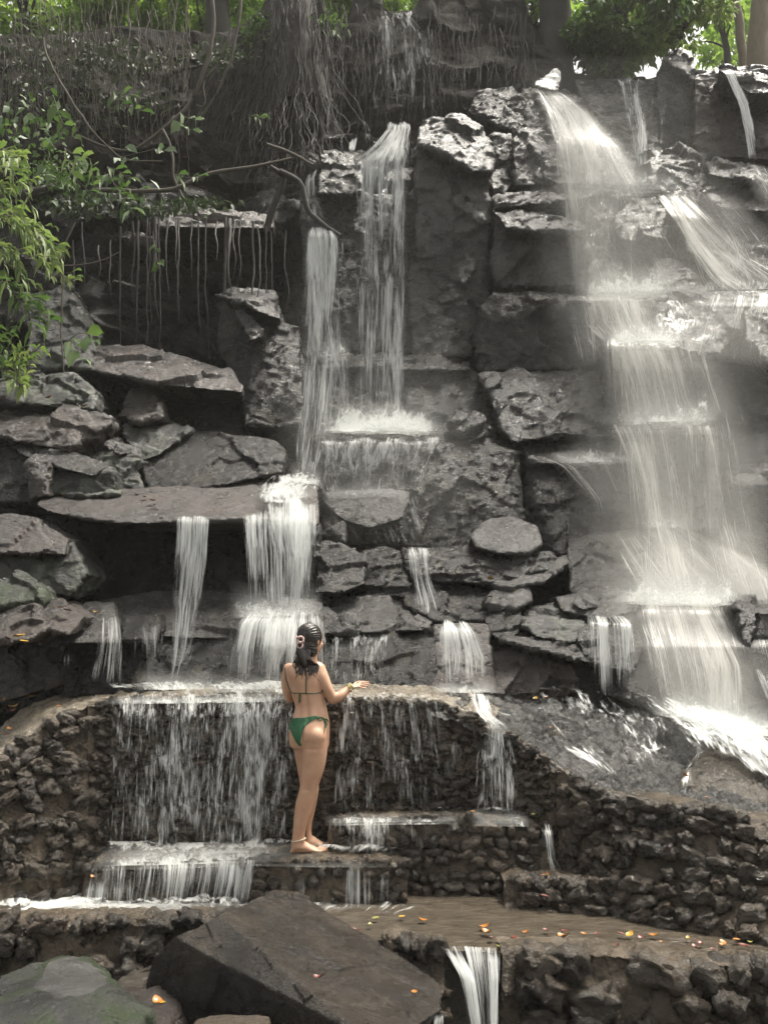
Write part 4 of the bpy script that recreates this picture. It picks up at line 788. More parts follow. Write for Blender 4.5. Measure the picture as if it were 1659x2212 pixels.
waterfall('drips down the dark wall between stump and spout', [[(1395,180,11.6,1440,180,11.6,.25),(1395,330,11.1,1440,330,11.1,.2)],[(1405,160,11.6,1412,160,11.6,.5),(1455,240,11.4,1459,240,11.4,.4),(1462,330,11.2,1466,330,11.2,.35)]], mat='fall_fine', edge=.02)
waterfall('slanting stream running down to the right edge', [
   [(1410,425,10.3,1480,415,10.4,.8),(1440,470,10.0,1550,480,10.1,.9),(1480,540,9.85,1640,560,9.95,.85),(1520,600,9.7,1700,590,9.8,.8),(1540,632,9.6,1740,630,9.7,.9)],[(1430,430,10.2,1470,430,10.3,1.1),(1470,520,9.9,1530,520,9.95,1.1),(1520,600,9.65,1600,600,9.7,1.0),(1550,632,9.55,1660,632,9.6,1.0)],
   [(1600,345,10.8,1690,370,10.7,.5),(1640,400,10.5,1720,440,10.5,.6)]], mat='fall_soft', layers=2, mist=.12, edge=.15,
   splash=[([(1300,420,10.6),(1480,420,10.6)], .3, .6)])
waterfall('right cascade tumbling between the long wet shelf and the white lip', [
   [(1235,632,9.85,1400,632,9.9,.8),(1240,645,9.7,1405,650,9.7,.8),(1255,700,9.5,1420,700,9.5,.62),(1290,738,9.3,1440,735,9.35,.7)],
   [(1300,640,9.6,1390,645,9.6,1.1),(1310,700,9.4,1400,700,9.4,.9),(1312,735,9.3,1440,735,9.3,1.1)],
   [(1205,642,9.65,1300,650,9.65,.6),(1225,720,9.55,1300,720,9.55,.5),(1245,790,9.4,1302,790,9.4,.35)]], mat='fall_soft', layers=2, mist=.13, edge=.12,
   splash=[([(1230,636,9.75),(1480,634,9.75)], .22, 1.1), ([(1480,636,9.8),(1720,632,9.8)], .16, .8)])
waterfall('broad white fan leaping from the white lip', [
   [(1306,730,9.25,1450,738,9.3,1.1),(1306,746,9.05,1465,750,9.1,1.15),(1308,800,8.95,1485,810,9.0,.85),(1312,860,8.85,1500,870,8.9,.68),(1318,912,8.8,1515,915,8.8,.55)],
   [(1320,740,9.0,1430,745,9.05,1.2),(1335,800,8.9,1460,800,8.9,.8),(1370,910,8.75,1480,910,8.75,.45)]], mat='fall_soft', layers=2, mist=.11, edge=.08,
   splash=[([(1300,734,9.3),(1480,738,9.3)], .12, 1.1), ([(1290,915,8.95),(1545,908,9.0)], .16, .9)])
waterfall('heavy veil dropping below the bright-cornered shelf', [
   [(1290,915,8.85,1552,915,8.85,.6),(1300,935,8.75,1556,930,8.75,.75),(1330,1000,8.6,1552,1000,8.6,.55),(1350,1080,8.45,1556,1080,8.45,.5),(1360,1150,8.3,1558,1160,8.3,.45)],
   [(1490,912,8.7,1554,920,8.7,1.2),(1510,960,8.6,1555,965,8.6,.95),(1525,1040,8.5,1556,1040,8.5,.6),(1540,1150,8.35,1560,1150,8.35,.5)],
   [(1330,960,8.6,1420,940,8.7,.6),(1370,1060,8.4,1430,1060,8.4,.9),(1380,1150,8.25,1450,1150,8.25,.8)],
   [(1130,985,8.85,1300,965,9.0,.35),(1190,1010,8.75,1385,1000,8.75,.75),(1260,1080,8.5,1400,1080,8.5,.45),(1280,1150,8.4,1400,1150,8.4,.3)]], mat='fall_soft', layers=2, mist=.13, edge=.12,
   splash=[([(1190,1000,8.9),(1390,995,8.8)], .16, .9)])
waterfall('misty slide over the humped rock at the right', [
   [(1290,1150,8.3,1460,1130,8.35,.5),(1310,1200,8.15,1520,1180,8.2,.62),(1350,1290,7.75,1640,1290,7.8,.45)],
   [(1395,1130,8.3,1450,1125,8.3,1.0),(1400,1180,8.2,1480,1180,8.2,.95),(1400,1290,7.8,1520,1290,7.8,.65)],
   [(1450,1135,8.25,1480,1140,8.25,1.0),(1540,1185,8.15,1570,1180,8.2,.95),(1610,1225,8.05,1660,1215,8.1,1.0),(1700,1290,7.9,1740,1275,8.0,1.0)],
   [(1500,1160,8.15,1600,1195,8.15,.8),(1540,1230,7.95,1690,1260,7.95,.5),(1570,1300,7.75,1720,1320,7.75,.35)]], mat='fall_soft', layers=2, mist=.15, edge=.15,
   splash=[([(1290,1296,7.75),(1600,1300,7.7)], .22, 1.1), ([(1380,1135,8.3),(1480,1140,8.3)], .16, .9)])
waterfall('broad lowest apron of the right cascade above the pebbled slab', [
   [(1370,1298,7.7,1560,1296,7.75,.9),(1372,1315,7.45,1575,1320,7.45,.9),(1378,1380,7.2,1620,1400,7.2,.62),(1385,1440,7.0,1650,1450,7.05,.6),(1395,1520,6.9,1670,1545,6.85,.55)],
   [(1510,1385,7.15,1590,1370,7.2,.9),(1500,1430,7.05,1640,1440,7.0,.9),(1490,1545,6.85,1660,1570,6.75,.62)],
   [(1395,1310,7.4,1500,1305,7.4,.9),(1420,1400,7.1,1520,1400,7.1,.5)]], mat='fall_soft', layers=2, mist=.11, edge=.12,
   splash=[([(1370,1300,7.6),(1570,1300,7.6)], .12, 1.0), ([(1400,1530,6.9),(1680,1580,6.7)], .2, .9)])
waterfall('bright jet at the right edge below the square boulder', [[(1628,1440,6.9,1645,1436,6.9,1.1),(1640,1470,6.8,1662,1465,6.8,1.0),(1665,1530,6.7,1690,1530,6.7,.9)]], edge=.02)
foam('white water rushing across the pebbled slab to the lower right', [(1380,1505,6.95,1640,1560,6.85,.5),(1420,1530,6.8,1680,1590,6.7,.95),(1470,1570,6.6,1720,1640,6.5,1.1),(1530,1610,6.4,1760,1700,6.3,1.0),(1590,1660,6.2,1800,1780,6.0,.9)], 1, seed=3)
foam('broad wash of white water below the lowest apron', [(1330,1500,6.9,1560,1532,6.85,.55),(1370,1530,6.7,1640,1575,6.6,.8),(1420,1570,6.48,1720,1640,6.35,.75),(1480,1640,6.2,1760,1720,6.05,.45)], 1, seed=33)
foam('thin film of water sheeting over the pebbled slab', [(1100,1494,6.9,1420,1500,6.9,.3),(1130,1540,6.6,1480,1570,6.55,.3),(1190,1620,6.22,1500,1640,6.22,.25),(1290,1690,6.02,1480,1710,6.0,.25)], 1, seed=5)
foam('narrow white runnel along the top of the right rubble wall', [(1030,1500,6.75,1060,1495,6.75,1.1),(1050,1545,6.55,1075,1535,6.55,1.1),(1110,1575,6.42,1135,1562,6.45,.7),(1190,1622,6.3,1215,1610,6.33,1.0),(1270,1672,6.12,1290,1662,6.15,.9),(1350,1718,5.9,1372,1708,5.95,.9)], 1, seed=7)
foam('cream-coloured runnel around the pebbled boulder', [(1500,1632,6.42,1530,1630,6.42,1.0),(1470,1680,6.2,1500,1685,6.2,1.0),(1440,1730,6.0,1500,1740,6.0,.9)], 1, seed=9)
foam('foaming water on the right end of the table rock', [(560,1040,8.15,680,1025,8.35,.8),(540,1070,7.75,690,1055,7.95,.95),(530,1100,7.45,690,1100,7.55,.95)], 1, seed=11)
foam('streaming film along the concrete ledge behind the person', [(200,1480,6.93,700,1476,6.98,.75),(200,1492,6.72,700,1486,6.78,.9),(232,1506,6.5,700,1502,6.55,.9)], 1, seed=13)
foam('churning white water at the foot of the left step', [(-60,1952,5.85,560,1948,5.88,.9),(-60,1966,5.7,560,1962,5.74,.95),(-60,1980,5.56,560,1976,5.6,.45)], 1, seed=15)
foam('white water at the foot of the right part of the step', [(640,1955,5.85,900,1958,5.85,.25),(640,1972,5.7,900,1976,5.7,.1)], 1, seed=17)
foam('cream water pouring between rocks at the top of the right cascade', [(1195,152,12.0,1215,155,12.0,1.3),(1160,175,11.8,1215,190,11.8,1.2),(1135,195,11.65,1215,205,11.6,1.1)], 1, seed=19)
foam('bright film of water on the flat top of the huge black block', [(690,932,9.2,960,934,9.25,.9),(684,940,8.95,960,942,8.95,1.0)], 1, seed=21)
foam('water film over the broad pale slab in the right cascade', [(1400,660,9.7,1560,650,9.8,.6),(1400,700,9.42,1590,700,9.42,.55),(1420,735,9.2,1560,750,9.15,.6)], 1, seed=23)
foam('wet white film across the top of the step around the bare feet', [(200,1830,6.35,900,1826,6.4,.8),(200,1844,6.12,900,1840,6.15,.7),(195,1858,5.99,880,1856,5.99,.8)], 1, seed=25)
foam('thin film of water along the top of the stone terrace', [(705,1752,6.45,1180,1754,6.45,.7),(705,1763,6.24,1180,1766,6.22,.7)], 1, seed=27)
foam('rippling foam trails drifting on the left of the pool', [(300,1958,5.8,1000,1965,5.8,.35),(350,1985,5.5,900,2000,5.4,.2)], 1, seed=29)
# ---------------------------------------------------------------- leaves, vines, trees
def leaf_mat(name, ca, cb, trans=.5, rough=.55):
    t = NT(name); g = t.new('ShaderNodeNewGeometry')
    col = t.mix(g.outputs['Random Per Island'], c4(ca), c4(cb))
    v = t.coord('Object'); col = t.mix(t.math('MULTIPLY', t.noise(v, 3, 4), .5), col, t.mix(.5, col, (.02, .03, .01, 1)))
    t.l.new(col, t.bsdf.inputs['Base Color']); t.bsdf.inputs['Roughness'].default_value = rough
    tr = t.new('ShaderNodeBsdfTranslucent'); t.l.new(col, tr.inputs[0]); m = t.new('ShaderNodeMixShader'); m.inputs[0].default_value = trans
    t.l.new(t.bsdf.outputs[0], m.inputs[1]); t.l.new(tr.outputs[0], m.inputs[2]); t.l.new(m.outputs[0], t.out.inputs[0]); return t.m
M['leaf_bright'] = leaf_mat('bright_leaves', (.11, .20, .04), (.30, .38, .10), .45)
M['leaf_lit'] = leaf_mat('sunlit_canopy_leaves', (.24, .42, .05), (.42, .58, .11), .6)  # backlit sun on the canopy is put into this brighter green
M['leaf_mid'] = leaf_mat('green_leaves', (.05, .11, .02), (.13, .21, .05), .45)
M['leaf_dark'] = leaf_mat('shaded_leaves', (.022, .04, .014), (.06, .09, .03), .35)  # darker copy of the leaf green, with the shade put into its colour
M['leaf_pale'] = leaf_mat('pale_leaves', (.12, .19, .09), (.24, .32, .17), .3)
def wood(name, a, b, rough=.8):
    t = NT(name); v = t.coord('Object', (1, 1, .3)); n = t.noise(v, 14, 6, .7)
    t.l.new(t.mix(n, c4(a), c4(b)), t.bsdf.inputs['Base Color']); t.bsdf.inputs['Roughness'].default_value = rough
    t.l.new(t.bump(n, .8, .02), t.bsdf.inputs['Normal']); return t.m
M['bark'] = wood('dark_bark', (.012, .010, .008), (.04, .032, .025)); M['bark_pale'] = wood('pale_bark', (.12, .095, .06), (.25, .2, .14))
M['vine'] = wood('vine_bark', (.05, .042, .032), (.13, .11, .085)); M['root'] = wood('wet_root', (.014, .011, .009), (.045, .037, .03), .7)
def tube(pts, rads, sides=6):
    P = np.asarray(pts, float); n = len(P); rads = np.full(n, rads) if np.isscalar(rads) else np.interp(np.linspace(0, 1, n), np.linspace(0, 1, len(rads)), rads)
    T = np.gradient(P, axis=0); T /= np.maximum(np.linalg.norm(T, axis=1, keepdims=True), 1e-9)
    ref = np.where(np.abs(T[:, 2:3]) > .9, np.array((1., 0, 0)), np.array((0, 0, 1.)))
    U_ = np.cross(T, ref); U_ /= np.linalg.norm(U_, axis=1, keepdims=True); W_ = np.cross(T, U_)
    a = np.linspace(0, 2*math.pi, sides, endpoint=False)
    V = P[:, None] + rads[:, None, None]*(np.cos(a)[None, :, None]*U_[:, None]+np.sin(a)[None, :, None]*W_[:, None])
    i = np.arange(n-1)[:, None]*sides; j = np.arange(sides)[None]; k = (j+1) % sides
    return V.reshape(-1, 3), np.stack([i+j, i+k, i+sides+k, i+sides+j], -1).reshape(-1, 4)
def smooth_path(pl, step=.06, wob=0.0, seed=0):
    P = np.asarray(pl, float); s = np.r_[0, np.cumsum(np.linalg.norm(np.diff(P, axis=0), axis=1))]; n = max(4, int(s[-1]/step)); t = np.linspace(0, s[-1], n)
    m = np.gradient(P, s, axis=0); i = np.clip(np.searchsorted(s, t, side='right')-1, 0, len(P)-2); h = (s[i+1]-s[i])[:, None]; x = ((t-s[i])[:, None]/h)
    Q = (2*x**3-3*x**2+1)*P[i]+(x**3-2*x**2+x)*h*m[i]+(-2*x**3+3*x**2)*P[i+1]+(x**3-x**2)*h*m[i+1]
    if wob: Q = Q + wob*np.stack([fbm(Q*2.5+seed, 3, 1), fbm(Q*2.5+seed, 3, 2), .3*fbm(Q*2.5+seed, 3, 3)], 1)
    return Q
def join(parts):
    V, Q, off = [], [], 0
    for v, q in parts: V.append(v); Q.append(q+off); off += len(v)
    return np.vstack(V), np.vstack(Q)
NPR = np.random.RandomState(5)
def leaves(pos, dirs, length, width, jit=.3, droop=.2):
    """folded leaves: 6 vertices, four triangles each"""
    n = len(pos); d = dirs/np.maximum(np.linalg.norm(dirs, axis=1, keepdims=True), 1e-9)
    r = NPR.normal(size=(n, 3)); s = np.cross(d, r); s /= np.maximum(np.linalg.norm(s, axis=1, keepdims=True), 1e-9); up = np.cross(s, d)
    L = length*NPR.uniform(1-jit, 1+jit, (n, 1)); Wd = width/length*L*NPR.uniform(.8, 1.2, (n, 1))
    b = pos; m = pos+d*L*.45; tip = pos+d*L+np.array((0, 0, -1))*L*droop
    V = np.stack([b, m+s*Wd*.5+up*Wd*.12, m-s*Wd*.5+up*Wd*.12, tip, m-up*Wd*.06, pos+d*L*.75+s*Wd*.33, pos+d*L*.75-s*Wd*.33], 1).reshape(-1, 3)
    o = (np.arange(n)*7)[:, None, None]; f = np.array([(0, 1, 4), (0, 4, 2), (1, 5, 4), (4, 5, 3), (4, 3, 6), (4, 6, 2)])[None]
    return V, (o+f).reshape(-1, 3)
def crown(center, rad, n, size, clumps=26, flat=.8, seed=0, droop=.25):
    c = np.array(center); rs = np.random.RandomState(seed)
    k = rs.normal(size=(clumps, 3)); k /= np.linalg.norm(k, axis=1, keepdims=True); k *= rs.uniform(.35, 1, (clumps, 1))**.6
    kc = k*rad*np.array((1, 1, flat)); i = rs.randint(clumps, size=n); kr = rs.uniform(.16, .36, clumps)*rad
    p = rs.normal(size=(n, 3)); p /= np.linalg.norm(p, axis=1, keepdims=True); p = kc[i] + p*(kr[i]*rs.uniform(.3, 1, n)**.5)[:, None]*np.array((1, 1, .7))
    d = (p-kc[i]) + rs.normal(size=(n, 3))*.15 + np.array((0, 0, -.12))
    return leaves(c+p, d, size, size*.5, droop=droop), c+kc
def tree(label, base, center, rad, n, size, mat, bark='bark', r0=.12, seed=0, name='tree', cat='tree', group=None, flat=.8):
    e = empty(name, base, label, cat, group); rs = random.Random(seed)
    (v, f), kc = crown(center, rad, n, size, seed=seed, flat=flat)
    link('crown', mesh_from('crown', v, f, (M[mat],)), parent=e)
    b, c = np.array(base), np.array(center); mid = (b+c)/2+np.array((rs.uniform(-.2, .2), rs.uniform(-.2, .2), 0))
    tr = smooth_path([b, mid, c], .15, .05, seed); parts = [tube(tr, [r0, r0*.8, r0*.4], 9)]
    for k in kc[::2]:
        t_ = rs.uniform(.35, .95); a = tr[int(t_*(len(tr)-1))]; parts.append(tube(smooth_path([a, (a+k)/2+np.array((0, 0, .1)), k], .15, .04, seed), [r0*.35, r0*.1], 5))
    v, q = join(parts); link('trunk', mesh_from('trunk', v, q, (M[bark],)), parent=e); return e
def zat(px, py, Y): return at(px, py, Y)[2]
k = 0
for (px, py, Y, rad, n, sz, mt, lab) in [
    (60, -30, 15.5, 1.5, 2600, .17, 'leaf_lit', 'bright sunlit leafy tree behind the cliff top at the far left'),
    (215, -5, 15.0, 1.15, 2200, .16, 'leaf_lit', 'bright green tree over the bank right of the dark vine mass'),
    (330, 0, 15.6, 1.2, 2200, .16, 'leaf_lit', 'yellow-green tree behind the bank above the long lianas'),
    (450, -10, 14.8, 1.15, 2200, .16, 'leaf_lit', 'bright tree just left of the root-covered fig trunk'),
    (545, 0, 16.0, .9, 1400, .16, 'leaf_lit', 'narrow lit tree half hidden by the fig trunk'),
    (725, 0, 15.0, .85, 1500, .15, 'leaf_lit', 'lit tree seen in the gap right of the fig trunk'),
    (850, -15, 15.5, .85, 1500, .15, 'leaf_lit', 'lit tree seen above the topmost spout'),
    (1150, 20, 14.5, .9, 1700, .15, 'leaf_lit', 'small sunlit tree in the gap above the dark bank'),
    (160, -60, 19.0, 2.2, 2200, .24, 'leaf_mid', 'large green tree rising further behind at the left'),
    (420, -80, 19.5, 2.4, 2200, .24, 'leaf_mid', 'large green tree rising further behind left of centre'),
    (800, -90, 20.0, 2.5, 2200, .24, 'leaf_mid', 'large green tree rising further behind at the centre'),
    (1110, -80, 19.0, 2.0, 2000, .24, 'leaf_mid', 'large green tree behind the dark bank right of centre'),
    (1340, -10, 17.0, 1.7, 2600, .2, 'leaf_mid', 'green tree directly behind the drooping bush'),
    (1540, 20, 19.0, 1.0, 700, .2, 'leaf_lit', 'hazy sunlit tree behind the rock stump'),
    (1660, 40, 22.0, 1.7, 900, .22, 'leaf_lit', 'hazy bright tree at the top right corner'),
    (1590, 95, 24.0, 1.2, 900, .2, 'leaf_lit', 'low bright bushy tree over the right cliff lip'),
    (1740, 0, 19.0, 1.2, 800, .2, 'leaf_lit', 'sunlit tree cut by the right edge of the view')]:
    k += 1; c = at(px, py, Y); b = (c[0]+.1, c[1]+.1, zat(px, 150, Y)-.8)
    tree(lab, b, c, rad, int(n*1.5), sz, mt, seed=40+k, r0=.1)
# slim pale trunks at the top right
def trunk_only(label, pl, r, mat='bark_pale', name='tree', cat='tree', sides=10, wob=.03, group=None):
    P = smooth_path(A(pl), .08, wob, r*100); v, q = tube(P, r, sides); nv_ = v + .15*np.mean(r)*fbm(v*6, 3, 2)[:, None]
    o = link(name, mesh_from(name, nv_, q, (M[mat],)), loc=P[0]); tag(o, label, cat, group); return o
trunk_only('slim pale leaning tree trunk at the top right', [(1605,150,17),(1600,80,17),(1575,-60,17)], np.array((.10, .09, .08)))
trunk_only('thick pale tree trunk in the top right corner', [(1640,160,15.5),(1638,60,15.5),(1648,-60,15.5)], np.array((.24, .18, .15)))
trunk_only('black tree trunk rising over the dark bank at centre right', [(1195,180,13),(1200,60,13),(1190,-80,13)], np.array((.35, .25, .24)), 'bark')
trunk_only('dark tree trunk between the two lit gaps at top centre', [(790,120,13.2),(792,20,13.2),(800,-80,13.2)], np.array((.34, .26, .26)), 'bark')
trunk_only('dark leaning trunk left of the fig tree at the top edge', [(480,110,14.2),(470,30,14.2),(480,-80,14.2)], np.array((.26, .2, .2)), 'bark')
# drooping bush over the right cliff
e = tree('dark drooping leafy bush hanging over the right cliff top', at(1360, 60, 12.9), at(1350, 10, 12.6), 1.15, 5200, .13, 'leaf_mid', seed=91, name='bush', cat='bush', flat=.95, r0=.06)
tree('lighter leafy bush beside the rock stump at the cliff top', at(1470, 80, 13.2), at(1450, 20, 13.2), .8, 3200, .12, 'leaf_bright', seed=93, name='bush', cat='bush', r0=.05)
tree('low leafy bush at the cliff lip above the slim spout', at(1330, 150, 12.9), at(1310, 110, 12.6), .5, 1800, .11, 'leaf_mid', seed=95, name='bush', cat='bush', r0=.04)
# fig tree with its mat of hanging roots
e = empty('fig_tree', at(640, 330, 11.9), 'strangler fig trunk covered in hanging roots beside the central falls', 'fig tree')
P = smooth_path(A([(655,260,12.4),(640,120,12.5),(632,-80,12.6)]), .08, .04); v, q = tube(P, [.55, .36, .3], 18); v = v + .06*fbm(v*np.array((8, 8, .7)), 4, 3)[:, None]
link('trunk', mesh_from('trunk', v, q, (M['bark'],)), parent=e)
parts = []
for i in range(90):
    a = rnd.random(); x0 = 585+115*a; y0 = rnd.uniform(-60, 120); x1 = 520+250*a + rnd.uniform(-45, 45); y1 = rnd.uniform(260, 420); fr = 12.1-.3*math.sin(a*math.pi)
    pl = A([(x0, y0, fr), (x0*.8+x1*.2, y0*.5+y1*.5, fr-.1), (x1*.85+x0*.15, y1*.85+y0*.15, fr-.35), (x1, y1, fr-.7)])
    parts.append(tube(smooth_path(pl, .12, .12, i*1.7), [rnd.uniform(.005, .016), .003], 4))
v, q = join(parts); link('root', mesh_from('root', v, q, (M['root'],)), parent=e)
def rootmat(label, x0, x1, yt, yb, Y, n, mat='root', name='root_curtain', sl=0, th=(.002, .009)):
    parts = []
    for i in range(n):
        x = rnd.uniform(x0, x1); a = rnd.uniform(*yt); b = rnd.uniform(*yb)
        pl = A([(x, a, Y), (x+sl*.4+rnd.uniform(-6, 6), (a+b)/2, Y-.1), (x+sl+rnd.uniform(-8, 8), b, Y-.3)])
        parts.append(tube(smooth_path(pl, .12, .13, i*2.3), [rnd.uniform(*th), .002], 4))
    v, q = join(parts); o = link(name, mesh_from(name, v, q, (M[mat],)), loc=v.mean(0)); tag(o, label, 'roots'); return o
rootmat('mat of fine roots hanging behind the topmost spout', 700, 960, (0, 120), (180, 300), 12.2, 90)
rootmat('dry root mat on the dark bank right of the topmost spout', 960, 1160, (10, 140), (150, 250), 12.2, 60)
rootmat('tangle of thin stems hanging down the left cliff', -20, 420, (-20, 120), (150, 420), 11.4, 170, 'vine', 'creeper')
rootmat('slanting fine roots sweeping down left of the fig trunk', 430, 600, (60, 200), (330, 440), 11.9, 110, 'root', sl=-70)
# hanging roots below the earth ledge: each one a thing
RT = []
for i, (x, a, b, w) in enumerate([(262,490,760,5),(288,480,650,6),(300,478,740,7),(318,470,770,5),(338,470,690,9),(345,470,780,5),(362,475,640,5),(388,475,690,6),(413,472,600,4),(430,472,770,4),(447,472,800,4),(470,480,560,5),(487,470,830,8),(497,474,640,10),(505,480,600,6),(520,480,620,4),(548,480,770,6),(560,490,690,5),(575,490,820,3),(588,500,900,3),(618,500,700,3),(240,520,640,4),(215,530,600,4),(180,480,620,4),(160,520,700,4),(380,480,580,4),(322,480,700,4),(330,500,640,4)]):
    Y = 9.6-.2*rnd.random(); pl = A([(x, a, Y+.25), (x+rnd.uniform(-3, 3), (a*2+b)/3, Y+.1), (x+rnd.uniform(-4, 4), (a+2*b)/3, Y), (x+rnd.uniform(-8, 8), b, Y-.05)])
    v, q = tube(smooth_path(pl, .08, .035, i*3.1), [w*.0026, w*.002, .003], 6)
    o = link('hanging_root', mesh_from('hanging_root', v, q, (M['root'],)), loc=pl[0]); RT.append((x, o, w, b-a))
for i, (x, o, w, h) in enumerate(sorted(RT, key=lambda t: t[0])):
    tag(o, '%s %s wet root, %s from the left below the earth ledge' % ('thick' if w > 7 else 'thin', 'long' if h > 220 else 'short', ORD[i]), 'root', 'roots hanging below the earth ledge')
LV = [('long looping liana crossing the dark hollow at the left', [(95,80),(103,120),(145,200),(180,255),(228,310),(260,340),(320,350),(352,350)], 10.9, .016),
      ('thick twisted liana curving down from the top left of centre', [(464,-40),(460,60),(442,145),(415,210),(352,278),(280,325),(230,318),(165,290)], 11.0, .03),
      ('second liana hanging parallel to the thick twisted one', [(528,-40),(512,65),(496,130),(452,220),(430,248)], 11.0, .022),
      ('pale thin liana looping down to the earth ledge', [(350,280),(372,330),(378,390),(425,455),(465,480),(530,483),(565,460)], 10.4, .018),
      ('slim liana hanging beside the thick twisted one', [(500,60),(478,130),(440,180),(445,215),(424,250)], 10.8, .014),
      ('long dark dead branch lying across the bank below the lianas', [(200,412),(310,414),(380,407),(450,376),(550,360),(628,342)], 10.2, .03),
      ('short dark branch slanting down to the squat boulder', [(575,313),(625,330),(678,356)], 10.4, .022),
      ('bare forked root arching over the earth ledge', [(575,500),(590,440),(608,376),(585,360)], 9.9, .045),
      ('knotted root reaching down to the bright white fall', [(605,372),(650,395),(668,460),(700,492),(738,512)], 9.85, .04),
      ('thick fallen log half buried on the left bank', [(50,425),(95,418),(140,402)], 10.0, .10),
      ('stout slanting root rising up the left bank', [(345,165),(380,155),(425,145)], 11.4, .04),
      ('long vine hanging at the left down to the outcrop', [(160,480),(140,560),(138,680),(140,800),(146,845)], 8.8, .011),
      ('bent vine at the left crossing the recess', [(60,560),(150,575),(215,570),(262,545)], 9.2, .010)]
for lab, pl, Y, r in LV:
    trunk_only(lab, [(a, b, Y) for a, b in pl], np.array((r, r*.9, r*.6)), 'vine' if r < .035 else 'bark', name='liana' if 'liana' in lab or 'vine' in lab else 'root' if 'root' in lab else 'branch', cat='liana' if 'liana' in lab or 'vine' in lab else 'root' if 'root' in lab else 'branch', sides=7, wob=.05)
def sprig(label, stems, leafs, size, width, mat, name='plant', cat='plant', Y=8, droop=.35, group=None, stemr=.005):
    """stems: lists of (px,py) polylines; leaves set along them"""
    base = at(stems[0][0][0], stems[0][0][1], Y); e = empty(name, base, label, cat, group); sp_, lp, ld = [], [], []
    for i, s in enumerate(stems):
        if i and s[0] != stems[0][0]: s = [stems[0][0]]+list(s)
        yy = Y + rnd.uniform(-.25, .25); P = smooth_path(A([(a, b, yy-.1*j) for j, (a, b) in enumerate(s)]), .04, .02, i); sp_.append(tube(P, [stemr, stemr*.4], 5))
        T = np.gradient(P, axis=0)
        for j in range(leafs):
            m = int((.15+.85*(j+rnd.random())/leafs)*(len(P)-1)); sd = -1 if j % 2 else 1
            t_ = T[m]/np.linalg.norm(T[m]); side = np.array((t_[2], rnd.uniform(-.6, .2), -t_[0]))*sd
            lp.append(P[m]); ld.append(t_*(.8 if name != 'bamboo' else 1.1)+side*(.8 if name != 'bamboo' else .38)+np.array((rnd.uniform(-.2, .2), rnd.uniform(-.4, .2), rnd.uniform(-.2, .2))))
    v, q = join(sp_); link('stem', mesh_from('stem', v, q, (M['vine'],)), parent=e)
    v, f = leaves(np.array(lp), np.array(ld), size, width, droop=droop); link('leaves', mesh_from('leaves', v, f, (M[mat],)), parent=e); return e
for gi, (lab, n, cx, cy, ex, ey) in enumerate([('upper clump of bright bamboo leaves at the left edge', 6, -60, 380, 70, 440), ('middle clump of bright bamboo leaves at the left edge', 8, -70, 440, 100, 540), ('lower clump of bright bamboo leaves at the left edge', 7, -60, 520, 80, 600)]):
    sprig(lab, [[(cx, cy+rnd.uniform(-60, 50)), ((cx+ex)/2+rnd.uniform(-15, 15), (cy+ey)/2-18+rnd.uniform(-35, 20)), (ex+rnd.uniform(-65, 45), ey+rnd.uniform(-70, 55))] for _ in range(n)], 15, .12, .026, 'leaf_bright', Y=7.6, name='bamboo', cat='bamboo', droop=.5)
for gi, (lab, cx, cy, ex, ey) in enumerate([('leafy branch reaching in from the left edge above the bamboo', -60, 330, 60, 380), ('leafy branch hanging low at the left edge', -60, 590, 110, 690), ('lit branch tip pointing right beside the bamboo', -20, 430, 135, 575)]):
    sprig(lab, [[(cx, cy+rnd.uniform(-20, 20)), ((cx+ex)/2, (cy+ey)/2-rnd.uniform(0, 40)), (ex+rnd.uniform(-40, 20), ey+rnd.uniform(-40, 30))] for _ in range(6)], 13, .14, .042, 'leaf_mid' if gi == 1 else 'leaf_bright', Y=7.9, name='branch', cat='branch', droop=.4)
sprig('feathery bright plant growing on the left outcrop', [[(50+rnd.uniform(-8, 8), 835), (50+rnd.uniform(-25, 25), 790), (20+i*9, 745+rnd.uniform(-15, 25))] for i in range(11)], 9, .12, .028, 'leaf_bright', Y=8.4)
sprig('leafy green plant at the left edge below the bamboo', [[(10+rnd.uniform(-8, 8), 800), (5+rnd.uniform(-25, 25), 750), (-20+i*9, 700+rnd.uniform(-15, 25))] for i in range(8)], 9, .12, .03, 'leaf_mid', Y=8.5)
sprig('small sprig of heart-shaped leaves over the left outcrop', [[(28, 815), (45, 825), (58, 843)], [(40, 820), (70, 838)]], 3, .15, .09, 'leaf_bright', Y=7.9)
